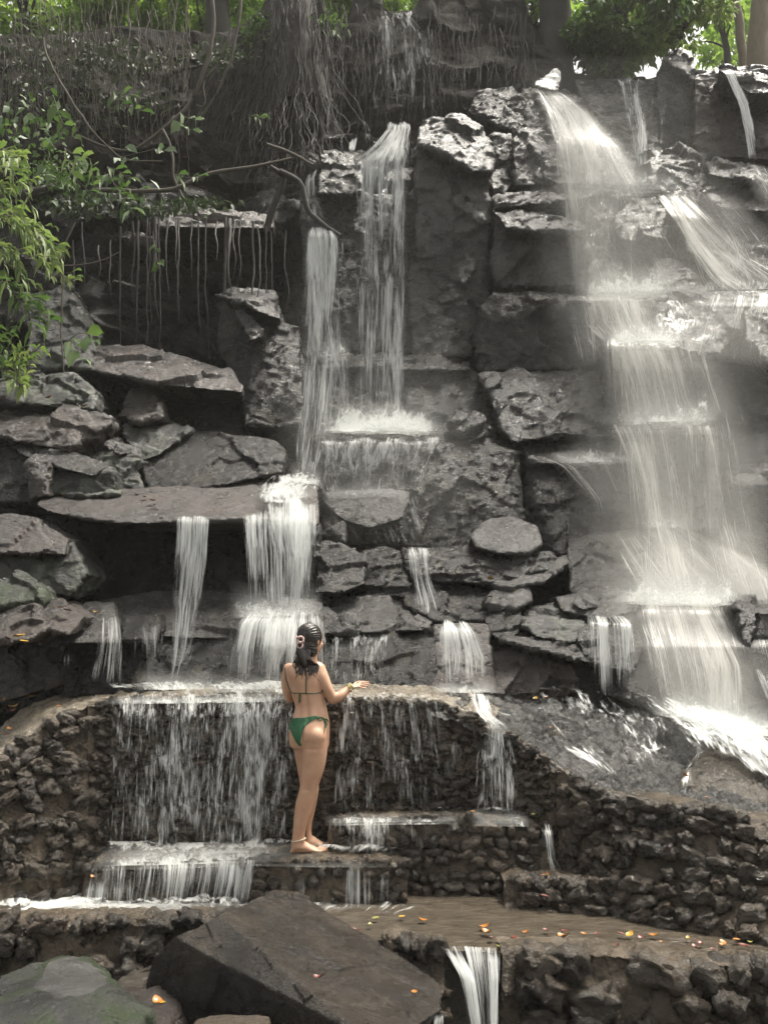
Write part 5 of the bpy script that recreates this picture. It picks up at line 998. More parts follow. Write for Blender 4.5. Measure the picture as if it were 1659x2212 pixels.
for lab, st, n, s, w, m, Y in [
    ('vine sprig with paired green leaves above the log', [[(115,205),(135,260),(162,300)]], 6, .20, .09, 'leaf_mid', 9.8),
    ('bright layered sprig right of the log', [[(140,320),(165,335),(200,345)],[(150,345),(180,350),(203,356)]], 5, .2, .07, 'leaf_bright', 9.5),
    ('drooping leafy branch below the bright layered sprig', [[(150,352),(190,372),(232,398)],[(158,360),(195,395),(235,412)],[(150,365),(180,400),(200,420)]], 8, .19, .06, 'leaf_mid', 9.5),
    ('leafy shoot in front of the long dead branch', [[(232,360),(262,372),(282,392)],[(238,375),(262,420),(290,470)],[(262,410),(290,405),(318,425)]], 7, .18, .05, 'leaf_mid', 9.5),
    ('cluster of pale rounded leaves hanging on the twisted liana', [[(390,250),(408,256),(432,262)],[(392,276),(410,280),(422,284)]], 4, .15, .12, 'leaf_pale', 10.2),
    ('small green sprig hanging against the fig roots', [[(535,248),(552,252),(568,256)]], 6, .17, .05, 'leaf_mid', 10.8),
    ('dim leaf cluster in the upper left hollow', [[(240,200),(265,204),(300,208)],[(250,215),(285,232),(310,240)]], 8, .17, .07, 'leaf_mid', 11.0),
    ('pair of pale leaves above the dead branch', [[(335,322),(345,322),(360,326)],[(262,342),(285,348)]], 4, .16, .09, 'leaf_pale', 10.2),
    ('leaves sprouting in front of the dead branch at its middle', [[(378,378),(390,376),(400,382)],[(415,385),(425,382),(438,392)]], 5, .14, .05, 'leaf_mid', 10.0),
    ('hanging stem with small leaves in front of the recess', [[(335,520),(342,560),(345,580)]], 5, .13, .1, 'leaf_mid', 9.3),
    ('yellowish leaf tuft over the recess at the left', [[(100,600),(130,595),(160,610)],[(150,590),(170,600)]], 6, .14, .05, 'leaf_bright', 9.0),
    ('broad leaves beside the mossy cliff boulder', [[(150,735),(165,745),(175,780)],[(170,720),(195,725),(200,740)]], 4, .16, .1, 'leaf_mid', 8.7)]:
    sprig(lab, st, n, s, w, m, Y=Y)
def leafmass(label, spots, n, size, mat, Y, seed, name='creeper', cat='creeper', wid=.5):
    rs = np.random.RandomState(seed); pos = []
    for (x, y, rx, ry) in spots:
        a = rs.normal(size=(n, 2))*.5; 
        for u_, w_ in a: pos.append(at(x+u_*rx, y+w_*ry, Y+rs.uniform(-.35, .25)))
    pos = np.array(pos); d = rs.normal(size=(len(pos), 3))*.6+np.array((.1, -.5, -.5)); v, f = leaves(pos, d, size, size*wid)
    o = link(name, mesh_from(name, v, f, (M[mat],)), loc=pos.mean(0)); tag(o, label, cat, kind='stuff'); return o
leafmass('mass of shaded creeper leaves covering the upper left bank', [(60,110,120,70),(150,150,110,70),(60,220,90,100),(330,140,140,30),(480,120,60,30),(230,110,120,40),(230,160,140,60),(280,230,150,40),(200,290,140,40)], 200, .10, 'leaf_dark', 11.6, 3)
leafmass('scattered creeper leaves on the left bank above the log', [(60,250,80,60),(50,330,70,60),(130,380,70,40),(110,300,60,70)], 42, .12, 'leaf_mid', 10.2, 4)
leafmass('pale loose leaves scattered over the left bank', [(50,240,60,40),(120,330,90,90),(240,430,120,30),(200,370,120,50)], 14, .13, 'leaf_pale', 9.8, 5)
leafmass('creeper trailing over the top of the dark bank', [(700,55,40,20),(560,60,40,40)], 220, .12, 'leaf_mid', 12.6, 6)
leafmass('leaf litter and small plants along the earth ledge', [(200,430,120,16),(330,455,90,10),(420,440,100,12),(150,450,80,20)], 120, .10, 'litter' if 'litter' in M else 'leaf_dark', 9.9, 7)
leafmass('fern fronds among stones on the left bank', [(110,365,40,20),(130,395,30,14)], 160, .08, 'leaf_mid', 10.0, 8, wid=.3)
# ---------------------------------------------------------------- fallen leaves, each a thing
def flat_mat(name, c, rough=.35):
    t = NT(name); v = t.coord('Object'); n = t.noise(v, 30, 4); t.l.new(t.mix(n, c4(c), c4([x*.55 for x in c])), t.bsdf.inputs['Base Color']); t.bsdf.inputs['Roughness'].default_value = rough; return t.m
M['l_orange'] = flat_mat('orange_leaf', (.42, .17, .03)); M['l_yellow'] = flat_mat('yellow_leaf', (.50, .30, .04)); M['l_red'] = flat_mat('red_brown_leaf', (.15, .04, .025)); M['l_lime'] = flat_mat('yellow_green_leaf', (.30, .30, .07))
def fallen(px, py, Y, kind, where, size=.07, tilt=.25):
    size *= .82
    p = at(px, py, Y); a = rnd.uniform(0, 6.28); d = np.array([[math.cos(a), math.sin(a)*.9, rnd.uniform(-tilt, tilt)]])
    n = 9; t_ = np.linspace(-.5, .5, n); w_ = .2*np.cos(t_*math.pi)**.7*size*1.6; c_ = rnd.uniform(.05, .35)
    ax = d[0]/np.linalg.norm(d[0]); sd = np.cross(ax, (0, 0, 1)); sd /= np.linalg.norm(sd); up = np.cross(sd, ax)
    V = []
    for i in range(n):
        c = p+ax*t_[i]*size+up*(size*c_*(t_[i]**2*4-.2)+.012); V += [c+sd*w_[i]+up*w_[i]*.4, c, c-sd*w_[i]+up*w_[i]*.4]
    f = [(3*i+j, 3*i+j+1, 3*i+j+4, 3*i+j+3) for i in range(n-1) for j in (0, 1)]
    cn = {'l_orange': 'orange', 'l_yellow': 'yellow', 'l_red': 'dark red', 'l_lime': 'yellow-green'}[kind]
    o = link('fallen_leaf', mesh_from('fallen_leaf', V, f, (M[kind],)), loc=p); FL.append((px, o, cn, where))
FL = []
def zY(px, py, z): return at_z(px, py, z)[1]
O, YL, RD, LM = 'l_orange', 'l_yellow', 'l_red', 'l_lime'
for px, py, kd, s in [(868,1985,YL,.06),(912,1992,O,.07),(1053,2018,O,.09),(1047,2006,O,.08),(1135,2018,O,.05),(1180,2014,RD,.06),(1215,2016,RD,.07),(1218,2028,O,.11),(1150,2031,O,.05),(1290,2022,RD,.05),(1340,2022,RD,.06),(1360,2024,YL,.08),(1383,2030,RD,.06),(1412,2025,O,.07),(1365,2042,YL,.08),(1430,2040,O,.04),(1485,2030,YL,.04),(1510,2042,RD,.06),(1560,2040,O,.06),(1590,2035,O,.06),(1605,2048,RD,.08),(1560,2046,O,.05),(1620,2040,LM,.04),(1500,2050,RD,.06),(1280,2040,RD,.05),(1110,2030,RD,.06),(765,2015,RD,.09),(812,1988,LM,.06),(800,2002,LM,.05),(855,2035,RD,.07),(1088,2052,LM,.10),(1060,2032,RD,.06),(410,1972,O,.08),(425,1990,O,.06),(1540,2056,RD,.05),(1330,2048,RD,.06),(1260,2022,O,.05)]:
    fallen(px, py, zY(px, py, ZP+.01), kd, 'the shallow pool and its rim', s)
for px, py, Y, kd, w_, s in [(210,1327,6.6,YL,'the slanted slab at the left',.09),(132,1316,6.5,O,'the stones at the left',.09),(145,1322,6.5,RD,'the stones at the left',.09),(42,1378,6.1,YL,'the low brown rock at the left edge',.13),(52,1390,6.05,YL,'the low brown rock at the left edge',.1),(18,1384,6.1,RD,'the low brown rock at the left edge',.08),(30,1530,6.3,YL,'the concrete ledge at the left',.09),(25,1540,6.25,RD,'the concrete ledge at the left',.09),(70,1508,6.6,O,'the concrete ledge at the left',.07),(20,1578,6.2,O,'the concrete ledge at the left',.06),(8,1515,6.4,O,'the concrete ledge at the left',.06),(128,1530,6.4,O,'the concrete ledge at the left',.06),(15,1590,6.1,RD,'the concrete ledge at the left',.07),
    (180,880,8.15,YL,'the brown outcrop at the left',.1),(105,862,8.2,O,'the brown outcrop at the left',.08),(8,862,8.2,O,'the brown outcrop at the left',.08),(315,1076,7.6,YL,'the table rock',.07),(330,1084,7.5,YL,'the table rock',.08),(198,1077,7.6,O,'the table rock',.07),(140,1076,7.6,O,'the table rock',.07),(296,1072,7.7,O,'the table rock',.06),(385,1076,7.8,O,'the table rock',.05),(335,1094,7.45,YL,'the table rock',.05),(428,1074,7.9,O,'the table rock',.05),
    (862,1137,8.1,O,'the grey leaning slab',.06),(1060,1254,7.6,YL,'the layered ledges',.11),(1112,1278,7.5,YL,'the layered ledges',.07),(980,1192,7.75,LM,'the layered ledges',.07),(986,1242,7.65,LM,'the layered ledges',.06),(1058,1292,7.5,RD,'the layered ledges',.08),(1030,1200,7.8,RD,'the layered ledges',.1),(1060,1204,7.75,RD,'the layered ledges',.09),
    (1156,1513,6.75,YL,'the pebbled slab',.07),(1180,1510,6.75,O,'the pebbled slab',.07),(1200,1516,6.75,RD,'the pebbled slab',.07),(1190,1575,6.5,O,'the pebbled slab',.05),(1240,1625,6.3,O,'the pebbled slab',.05),(1480,1680,6.0,O,'the pebbled slab',.08),
    (1180,1895,5.8,O,'the lower terraces',.07),(1175,1940,5.7,RD,'the lower terraces',.07),(1022,1757,6.15,O,'the lower terraces',.05),(1155,1763,6.1,LM,'the lower terraces',.05),(1350,1906,5.7,RD,'the lower terraces',.05),(1525,1728,5.7,O,'the lower terraces',.05),(300,1842-15,5.95,LM,'the left step',.03),(200,1898,5.82,O,'the left step',.05),
    (895,2150,3.95,O,'the big wedge boulder',.05),(690,2118,3.72,RD,'the big wedge boulder',.06),(340,2170,3.5,O,'the mossy boulder',.07),(348,2176,3.5,YL,'the mossy boulder',.07),(285,464,9.9,O,'the earth ledge',.08),(420,470,9.9,O,'the earth ledge',.08),(400,342,10.3,O,'the upper left bank',.08)]:
    fallen(px, py, Y, kd, w_, s)

for cn, wh in sorted(set((a[2], a[3]) for a in FL)):
    L_ = sorted([a for a in FL if a[2] == cn and a[3] == wh], key=lambda t: t[0])
    for i, a in enumerate(L_): tag(a[1], ('%s leaf on %s, %s from the left' % (cn, wh, ORD[i])) if len(L_) > 1 else 'the only %s leaf on %s' % (cn, wh), 'leaf', 'fallen leaves')
# ---------------------------------------------------------------- the person
YP = 6.14; S = YP/F*1.012
def pp(px, py, dy=0.0): 
    q = at(px, py, YP); return np.array((q[0], q[1]+dy, q[2]))      # dy: metres away from the viewer
def ring(bm, rings):
    vs = [[bm.verts.new(q) for q in r] for r in rings]; n = len(rings[0])
    for a, b in zip(vs[:-1], vs[1:]):
        for i in range(n): bm.faces.new((a[i], a[(i+1) % n], b[(i+1) % n], b[i]))
    bm.faces.new(vs[0][::-1]); bm.faces.new(vs[-1])
def ell(c, rx, ry, yaw=0, n=28, sq=2.0):
    a = np.linspace(0, 2*math.pi, n, endpoint=False); x = np.sign(np.cos(a))*np.abs(np.cos(a))**(2/sq)*rx; y = np.sign(np.sin(a))*np.abs(np.sin(a))**(2/sq)*ry
    ca, sa = math.cos(yaw), math.sin(yaw); return np.stack([c[0]+x*ca-y*sa, c[1]+x*sa+y*ca, np.full(n, c[2])], 1)
def limb(bm, pts, rads, n=16, cap=True, flat=1.0):
    P = smooth_path(pts, .012); rr = np.interp(np.linspace(0, 1, len(P)), np.linspace(0, 1, len(rads)), rads)
    v, q = tube(P, 1.0, n); v = v.reshape(len(P), n, 3); v = P[:, None]+(v-P[:, None])*rr[:, None, None]
    ring(bm, list(v))
    if cap:
        for e, r in ((P[0], rr[0]), (P[-1], rr[-1])): ball(bm, e, (r*.98,)*3)
def ball(bm, c, r, rot=None):
    m = Matrix.Translation(Vector(c)) @ (rot.to_4x4() if rot is not None else Matrix.Identity(4)) @ Matrix.Diagonal((r[0], r[1], r[2], 1))
    bmesh.ops.create_icosphere(bm, subdivisions=3, radius=1, matrix=m)
body = bmesh.new()
# torso: left edge, right edge, half depth, depth offset (px)
TY = math.radians(24)
for_rows = [(1418,655,683,12,0),(1428,652,684,13,0),(1434,636,692,17,1),(1440,623,696,22,2),(1450,619,696,27,3),(1462,620,695,30,4),(1480,626,696,31,5),(1497,630.5,697.5,30,5),(1512,635.5,699.5,28,5),(1526,639.5,702.5,27,5),(1540,637.5,706,29,4),(1556,632.5,709,33,3),(1568,629,710,37,1),(1580,627,710,39,-1),(1594,627,709.5,38,-2),(1606,628.5,709,34,0),(1616,631,707,30,2)]
rings = []
for y, l, r_, d, o in for_rows:
    c = pp((l+r_)/2, y, o*S); hx = (r_-l)/2*S; hy = d*S
    # half width seen at yaw TY: sqrt((a cos)^2+(b sin)^2) = hx
    b = hy; a = math.sqrt(max((hx*hx-(b*math.sin(TY))**2), (hx*.6)**2))/math.cos(TY)
    rings.append(ell(c, a, b, TY, 36, 2.3))
ring(body, rings)
# near (right) leg and far (left) leg
def leg(rows, yaw=.3):
    rings = []
    for y, l, r_, d, dy in rows: rings.append(ell(pp((l+r_)/2, y, dy), (r_-l)/2*S, d*S, yaw, 24, 2.1))
    ring(body, rings)
leg([(1590,651,708.5,28,-.035),(1611,653,708,29,-.035),(1630,654,706,28,-.035),(1650,654.5,703,26,-.035),(1672,653,697,23.5,-.035),(1690,650.5,690.5,21,-.03),(1705,648,685,19.5,-.03),(1718,644,680.5,19.5,-.025),(1735,640,676.5,20,-.02),(1752,637.5,672.5,19,-.02),(1772,635.5,666,16,-.02),(1790,634.5,661,13,-.02),(1805,633,658.5,11,-.02),(1818,631.5,658,11,-.02),(1830,630,660,11.5,-.02)], 0)
leg([(1590,628,664,27,.06),(1611,630,665,27,.07),(1640,636,672,24,.08),(1670,641,682,21,.09),(1695,645,686,18.5,.10),(1710,647,686,18,.10),(1735,648,682,18,.11),(1760,651,677,16.5,.12),(1785,655,671,12.5,.12),(1803,658,669.5,10,.12),(1818,658,671,10,.12),(1828,657,674,10.5,.12)], 0)
# feet, in profile pointing right and slightly away
ZF = pp(660, 1841.5)[2]
def foot(heel, ank, toe, dy, wid=14.0, yaw=.12):
    L = toe-heel; rows = [(0, 6, 9, .5), (.05, 15, 11, .5), (.18, 24, 12.5, .5), (.32, 26, 12.5, .5), (.45, 21, 13, .5), (.6, 14.5, 15, .5), (.74, 10, 16.5, .5), (.85, 7.5, 16, .5)]
    rings = []
    for t_, h, w_, _ in rows:
        c = pp(heel+L*t_, 1841.5, dy+L*t_*S*yaw); a = np.linspace(0, 2*math.pi, 20, endpoint=False)
        z = ZF + (h*S)*(.5+.5*np.sin(a))*np.where(np.sin(a) < 0, 1, 1); y = c[1]+np.cos(a)*w_*S*.85*(1-.25*np.clip(np.sin(a), 0, 1))
        rings.append(np.stack([np.full(20, c[0]), y, z], 1))
    ring(body, rings)
    for i, (o, ln, r_) in enumerate([(11, 1.0, 3.6), (4.5, .99, 2.9), (-1, .96, 2.7), (-6, .92, 2.6), (-10.5, .87, 2.5)]):
        c = pp(heel+L*(.80), 1841.5, dy+o*S+L*.8*S*yaw); e = pp(heel+L*(ln), 1841.5, dy+o*S*1.05+L*ln*S*yaw)
        limb(body, np.array([c+(0, 0, r_*S*1.7), (c+e)/2+(0, 0, r_*S*1.6), e+(0, 0, r_*S*.95)]), [r_*S*1.1, r_*S, r_*S], 10)
foot(628, 645, 705, -.02); foot(649, 664, 713, .13)
# buttocks, shoulder blades
ball(body, pp(682, 1589, -.055), (24.5*S, 27*S, 24*S)); ball(body, pp(643, 1589, -.015), (17.5*S, 24*S, 23*S))
# arms
sh = pp(686, 1447, .02); el = pp(718.5, 1511, .0); wr = pp(757, 1485, .07)
limb(body, np.array([sh, pp(697, 1466, .0), pp(708, 1490, -.01), el]), [17.5*S, 15.5*S, 14*S, 13*S, 11.5*S, 10.5*S])
limb(body, np.array([el, pp(733, 1504, .02), pp(746, 1494, .05), wr]), [11*S, 11.2*S, 9.8*S, 8*S, 6.6*S])
sl = pp(624, 1447, .05); ll = pp(622, 1510, .09); lw = pp(641, 1502, .28)
limb(body, np.array([sl, pp(618.5, 1466, .06), pp(618.5, 1490, .07), ll]), [14.5*S, 13.5*S, 12.5*S, 11.5*S, 10.5*S])
limb(body, np.array([ll, pp(629, 1508, .17), lw]), [10.5*S, 9.5*S, 6.5*S])
# hands: palm and five fingers each
def hand(wrist, palm_end, fingers, thumb, w_, th, side):
    ax = palm_end-wrist; ax /= np.linalg.norm(ax); sd = side/np.linalg.norm(side); rings = []
    up = np.cross(sd, ax)
    for t_, a, b in [(0, .55, .8), (.2, .8, .95), (.5, 1, 1), (.8, 1.05, .85), (1.0, .98, .6)]:
        c = wrist+(palm_end-wrist)*t_; an = np.linspace(0, 2*math.pi, 16, endpoint=False)
        rings.append(c+np.cos(an)[:, None]*sd*w_*a+np.sin(an)[:, None]*up*th*b)
    ring(body, rings)
    for f in fingers+[thumb]: limb(body, np.array(f[:-1]), list(f[-1]), 10)
w0 = pp(757, 1485, .07); pe = pp(776, 1481, .10); sdv = np.array((0.05, 1., .35))
hand(w0, pe, [
    [pp(774, 1477, .135), pp(783, 1474.5, .15), pp(790, 1475, .155), pp(796, 1474.5, .155), (.0085, .0078, .0065)],
    [pp(775, 1479, .115), pp(785, 1478, .125), pp(792, 1479, .13), pp(798, 1478.5, .13), (.0088, .008, .0065)],
    [pp(776, 1481.5, .09), pp(785, 1482, .095), pp(791, 1483, .10), pp(796, 1482, .10), (.0086, .0078, .0062)],
    [pp(774, 1484, .068), pp(782, 1487, .07), pp(787, 1488, .075), pp(790, 1486, .08), (.0078, .007, .0058)]],
    [pp(763, 1481, .14), pp(770, 1476, .165), pp(777, 1473.5, .17), (.011, .0095, .0075)], .036, .0135, sdv)
pl = pp(650, 1496, .34)
hand(lw, pl, [[pl+np.array((-.0+.004*i, .03-.016*i, 0)), pl+np.array((.02, .045-.018*i, .015)), pl+np.array((.045, .05-.018*i, .02)), (.0085, .0075, .006)] for i in range(4)],
     [lw+np.array((.01, .0, .02)), lw+np.array((.03, -.01, .045)), lw+np.array((.05, -.01, .055)), (.010, .009, .007)], .034, .013, np.array((0., 1., .2)))
# neck and head, turned to the right
limb(body, np.array([pp(668, 1436, .02), pp(670, 1424, .02), pp(672, 1408, .03)]), [17*S, 14.5*S, 14.5*S], 16, cap=False)
HC = pp(671.5, 1383, .03); HF = np.array((math.sin(math.radians(40)), math.cos(math.radians(40)), 0)); HSd = np.array((HF[1], -HF[0], 0))   # facing, her right
def hp(f, s, u): return HC + HF*f + HSd*s + np.array((0, 0, u))
def orient(): return Matrix((tuple(HF), tuple(HSd), (0, 0, 1))).transposed()
ball(body, hp(-.008, 0, .018), (.092, .074, .088), orient()); ball(body, hp(.022, 0, -.035), (.062, .058, .068), orient()); ball(body, hp(.052, 0, -.078), (.024, .024, .018), orient())
limb(body, np.array([hp(.082, 0, .01), hp(.096, 0, -.012), hp(.103, 0, -.028)]), [.007, .009, .012], 10)      # nose
for s in (1, -1):
    ball(body, hp(.096, s*.010, -.032), (.008, .007, .006), orient()); ball(body, hp(.074, s*.028, .0), (.012, .013, .010), orient())
    ball(body, hp(-.005, s*.072, -.008), (.014, .008, .029), orient()); ball(body, hp(.055, s*.036, -.03), (.024, .018, .022), orient())
ball(body, hp(.083, 0, -.052), (.010, .021, .006), orient()); ball(body, hp(.080, 0, -.062), (.010, .018, .006), orient()); ball(body, hp(.075, 0, .026), (.014, .045, .012), orient())
bmesh.ops.recalc_face_normals(body, faces=body.faces)
v, q = voxel(body, .0042); v = relax(v, q, 6, .5)
bx_, by_ = px_of(v); soft = relax(v, q, 34, .5)
wm = np.clip((by_-1436)/10, 0, 1)*np.clip((1800-by_)/14, 0, 1)*np.clip((738-bx_)/10, 0, 1)*np.clip(1-(v[:, 1]-(YP+.17))/.04, 0, 1)
v = v+(soft-v)*wm[:, None]
# soft modelling: spine groove, shoulder blades, lower back dimples, gluteal fold
def gauss(v, c, s): d = (v-np.array(c))/np.array(s); return np.exp(-(d*d).sum(1))
n = vnormals(v, q); back = np.clip(-n[:, 1], 0, 1)
d = np.zeros(len(v)); zt, zb = pp(660, 1440)[2], pp(660, 1556)[2]
sx = np.interp(v[:, 2], [zb, pp(0, 1500)[2], zt], [pp(668, 1556)[0], pp(664, 1500)[0], pp(664, 1440)[0]])
inside = 1/(1+np.exp(-(v[:, 2]-zb)/.012))*1/(1+np.exp((v[:, 2]-zt)/.02)) * (np.abs(v[:, 0]-sx) < .12)
d -= .009*np.exp(-((v[:, 0]-sx)/.014)**2)*inside*back
d += .008*gauss(v, pp(684, 1465, -.08), (.035, .2, .05))*back + .008*gauss(v, pp(640, 1465, -.06), (.032, .2, .05))*back
d += .005*gauss(v, pp(678, 1530, -.08), (.018, .2, .07))*back + .005*gauss(v, pp(655, 1530, -.06), (.016, .2, .07))*back
d -= .005*gauss(v, pp(676, 1614, -.07), (.06, .2, .012))*back
gx = pp(657, 1590)[0]; d -= .02*np.exp(-((v[:, 0]-gx)/.008)**2)*gauss(v, (gx, YP, pp(0, 1588)[2]), (.1, .4, .05))*back
d -= .004*gauss(v, pp(667, 1702, -.05), (.03, .2, .012))*back
v = v + n*d[:, None]; v = relax(v, q, 2, .4)
def skin():
    t = NT('skin'); v_ = t.coord('Object'); n1 = t.noise(v_, 9, 5, .6); n2 = t.noise(v_, 90, 4)
    col = t.mix(t.ramp(n1, .3, .7), (.50, .275, .17, 1), (.64, .40, .265, 1)); t.l.new(col, t.bsdf.inputs['Base Color'])
    t.bsdf.inputs['Subsurface Weight'].default_value = .12; t.bsdf.inputs['Subsurface Radius'].default_value = (.012, .005, .003); t.bsdf.inputs['Subsurface Scale'].default_value = 1
    r = t.new('ShaderNodeMapRange'); r.inputs[3].default_value = .30; r.inputs[4].default_value = .6; t.l.new(n1, r.inputs[0]); t.l.new(r.outputs[0], t.bsdf.inputs['Roughness'])
    t.l.new(t.bump(n2, .25, .0015), t.bsdf.inputs['Normal']); return t.m
M['skin'] = skin()
feet = (v[:, 0].mean(), YP, ZF)
person = link('person', mesh_from('person', v, q, (M['skin'],)), loc=feet)
tag(person, 'barefoot person in green bikini seen from behind, wet dark hair, right palm held out', 'person')
# clothing: shells lifted off the body
def cloth(name, c, rough=.6):
    t = NT(name); v_ = t.coord('Object'); n1 = t.noise(v_, 40, 4, .6, .5); t.l.new(t.mix(n1, c4(c), c4([x*1.9 for x in c])), t.bsdf.inputs['Base Color']); t.bsdf.inputs['Roughness'].default_value = rough
    t.l.new(t.bump(t.noise(t.coord('Object', (1, 1, .35)), 55, 4, .6, 1.0), .9, .010), t.bsdf.inputs['Normal']); return t.m
M['bikini'] = cloth('green_fabric', (.012, .075, .028)); M['string'] = cloth('dark_green_cord', (.02, .045, .02))
bn = vnormals(v, q); fc = v[q].mean(1); fn = bn[q].mean(1)
vx, vy = px_of(v)
poly = [(620,1552),(634,1551.5),(650,1551),(664,1549.5),(672,1547.5),(682,1546.5),(694,1549.5),(690,1553),(681,1553),(672,1558),(662,1566),(655,1576),(651,1588),(649,1600),(651.5,1611),(646,1610),(640,1602),(634,1590),(629.5,1578),(620,1570)]
fx, fy = px_of(fc)
sel = inpoly(fx, fy, poly) & (fc[:, 1] < YP+.09) & (np.abs(fn[:, 1]) > -1) & ((fn[:, 1] < .25) | (fx < 634))
def shell(name, sel, off, th, mat):
    qs = q[sel]; u, inv = np.unique(qs, return_inverse=True); inv = inv.reshape(qs.shape); a = v[u]+bn[u]*off; b = v[u]+bn[u]*(off-th)
    # smooth border
    e = {}
    for f in inv:
        for k_ in range(4):
            p_, r_ = f[k_], f[(k_+1) % 4]; e[(p_, r_)] = e.get((p_, r_), 0)+1
    bd = [x for x in e if (x[1], x[0]) not in e]; nb = {}
    for p_, r_ in bd: nb.setdefault(p_, []).append(r_); nb.setdefault(r_, []).append(p_)
    for _ in range(8):
        a2 = a.copy(); 
        for k_, l in nb.items():
            if len(l) == 2: a2[k_] = .5*a[k_]+.25*(a[l[0]]+a[l[1]])
        b += a2-a; a = a2
    V = np.vstack([a, b]); m = len(a); Fs = [tuple(f) for f in inv]+[tuple(m+f[::-1]) for f in inv]+[(r_, p_, p_+m, r_+m) for p_, r_ in bd]
    return link(name, mesh_from(name, V, Fs, (mat,)), parent=person)
shell('bikini_bottom', sel, .0055, .007, M['bikini'])
# surface-hugging cords
from mathutils.bvhtree import BVHTree
bvh = BVHTree.FromPolygons([tuple(a) for a in v], [tuple(a) for a in q])
def onbody(px, py, lift=.004):
    a = pp(px, py, 0)*.5; d_ = Vector(a).normalized(); h = bvh.ray_cast(Vector((0, 0, 0)), d_)
    return None if h[0] is None else np.array(h[0])+np.array(h[1])*lift
def cord(pl, r=.003, lift=.003, step=3):
    P = resample([(a, b) for a, b in pl], max(4, int(sum(math.dist(pl[i], pl[i+1]) for i in range(len(pl)-1))/step))); o = [onbody(a, b, lift) for a, b in P]
    o = [a for a in o if a is not None and a[1] < YP+.3]
    return tube(smooth_path(np.array(o), .006), r, 6)
ct = [cord([(631.5,1497),(645,1497),(665,1498),(685,1497.5),(696.5,1494)], .0032), cord([(696,1490),(698.5,1494)], .004),
      cord([(616,1443),(618,1462),(622,1478),(628,1492),(632,1497)], .0026), cord([(662,1450),(661.5,1470),(661,1497)], .0032)]
vv_, qq_ = join(ct); link('bikini_top', mesh_from('bikini_top', vv_, qq_, (M['string'],)), parent=person)
def tail(p, drops, r=.0025):
    a = onbody(*p); return tube(smooth_path(np.array([a]+[(lambda z: z if z is not None else a)(onbody(x, y, .005)) for x, y in drops]), .006), r, 5)
bt = [tail((648,1497), [(647,1506),(648,1519)]), tail((649,1497), [(650,1507),(649,1516)])]
vv_, qq_ = join(bt); link('back_tie', mesh_from('back_tie', vv_, qq_, (M['bikini'],)), parent=person)
ht = [cord([(682,1548),(690,1550),(698,1552),(706,1555)], .003), tail((698,1552), [(691,1557),(686,1553),(692,1549.5),(698,1551)], .0026), tail((698,1552), [(702,1562),(700,1574),(699,1584)], .0028), tail((699,1552), [(704,1560),(705,1568)], .0034), tail((698,1552), [(706,1555),(709,1560)], .003), tail((699,1553), [(701,1560),(703,1572)], .0034)]
vv_, qq_ = join(ht); link('hip_tie', mesh_from('hip_tie', vv_, qq_, (M['bikini'],)), parent=person)
# hair
def hair_mat():
    t = NT('wet_hair'); v_ = t.coord('Object', (1, 1, .25)); n1 = t.noise(v_, 60, 4, .6, .4); t.l.new(t.mix(n1, (.006, .005, .004, 1), (.03, .018, .012, 1)), t.bsdf.inputs['Base Color'])
    t.bsdf.inputs['Roughness'].default_value = .3; t.l.new(t.bump(n1, .9, .006), t.bsdf.inputs['Normal']); return t.m
M['hair'] = hair_mat()
hb = bmesh.new()
ball(hb, hp(-.018, 0, .022), (.098, .082, .093), orient()); ball(hb, hp(-.045, .0, -.04), (.066, .072, .078), orient()); ball(hb, hp(-.03, .02, -.075), (.05, .055, .05), orient()); ball(hb, hp(-.02, 0, .05), (.088, .074, .07), orient())
rh = random.Random(4)
limb(hb, np.array([pp(654, 1392, -.05), pp(652, 1405, -.065), pp(655, 1420, -.075), pp(660, 1436, -.085)]), [.030, .034, .030, .018], 12)
for i in range(60):
    a = rh.uniform(-1, 1); x0 = 657+a*10; x1 = 661+a*24+rh.uniform(-4, 4); y1 = 1440+rh.uniform(0, 26)*(1-abs(a)*.5)
    pts = [pp(x0, 1398, -.055), pp(x0+a*4+rh.uniform(-3, 3), 1414, -.075), pp((x0+x1)/2+rh.uniform(-5, 5), 1428, -.085)]
    for yy in (1438, y1):
        o = onbody(x1+rh.uniform(-3.5, 3.5), yy, .008); pts.append(o if o is not None and o[1] < YP+.1 else pp(x1, yy, -.08))
    limb(hb, np.array(pts), [.0085, .008, .006, .005, .0032], 6, cap=False)
bmesh.ops.recalc_face_normals(hb, faces=hb.faces)
hv, hq = voxel(hb, .0036); hv = relax(hv, hq, 2, .5)
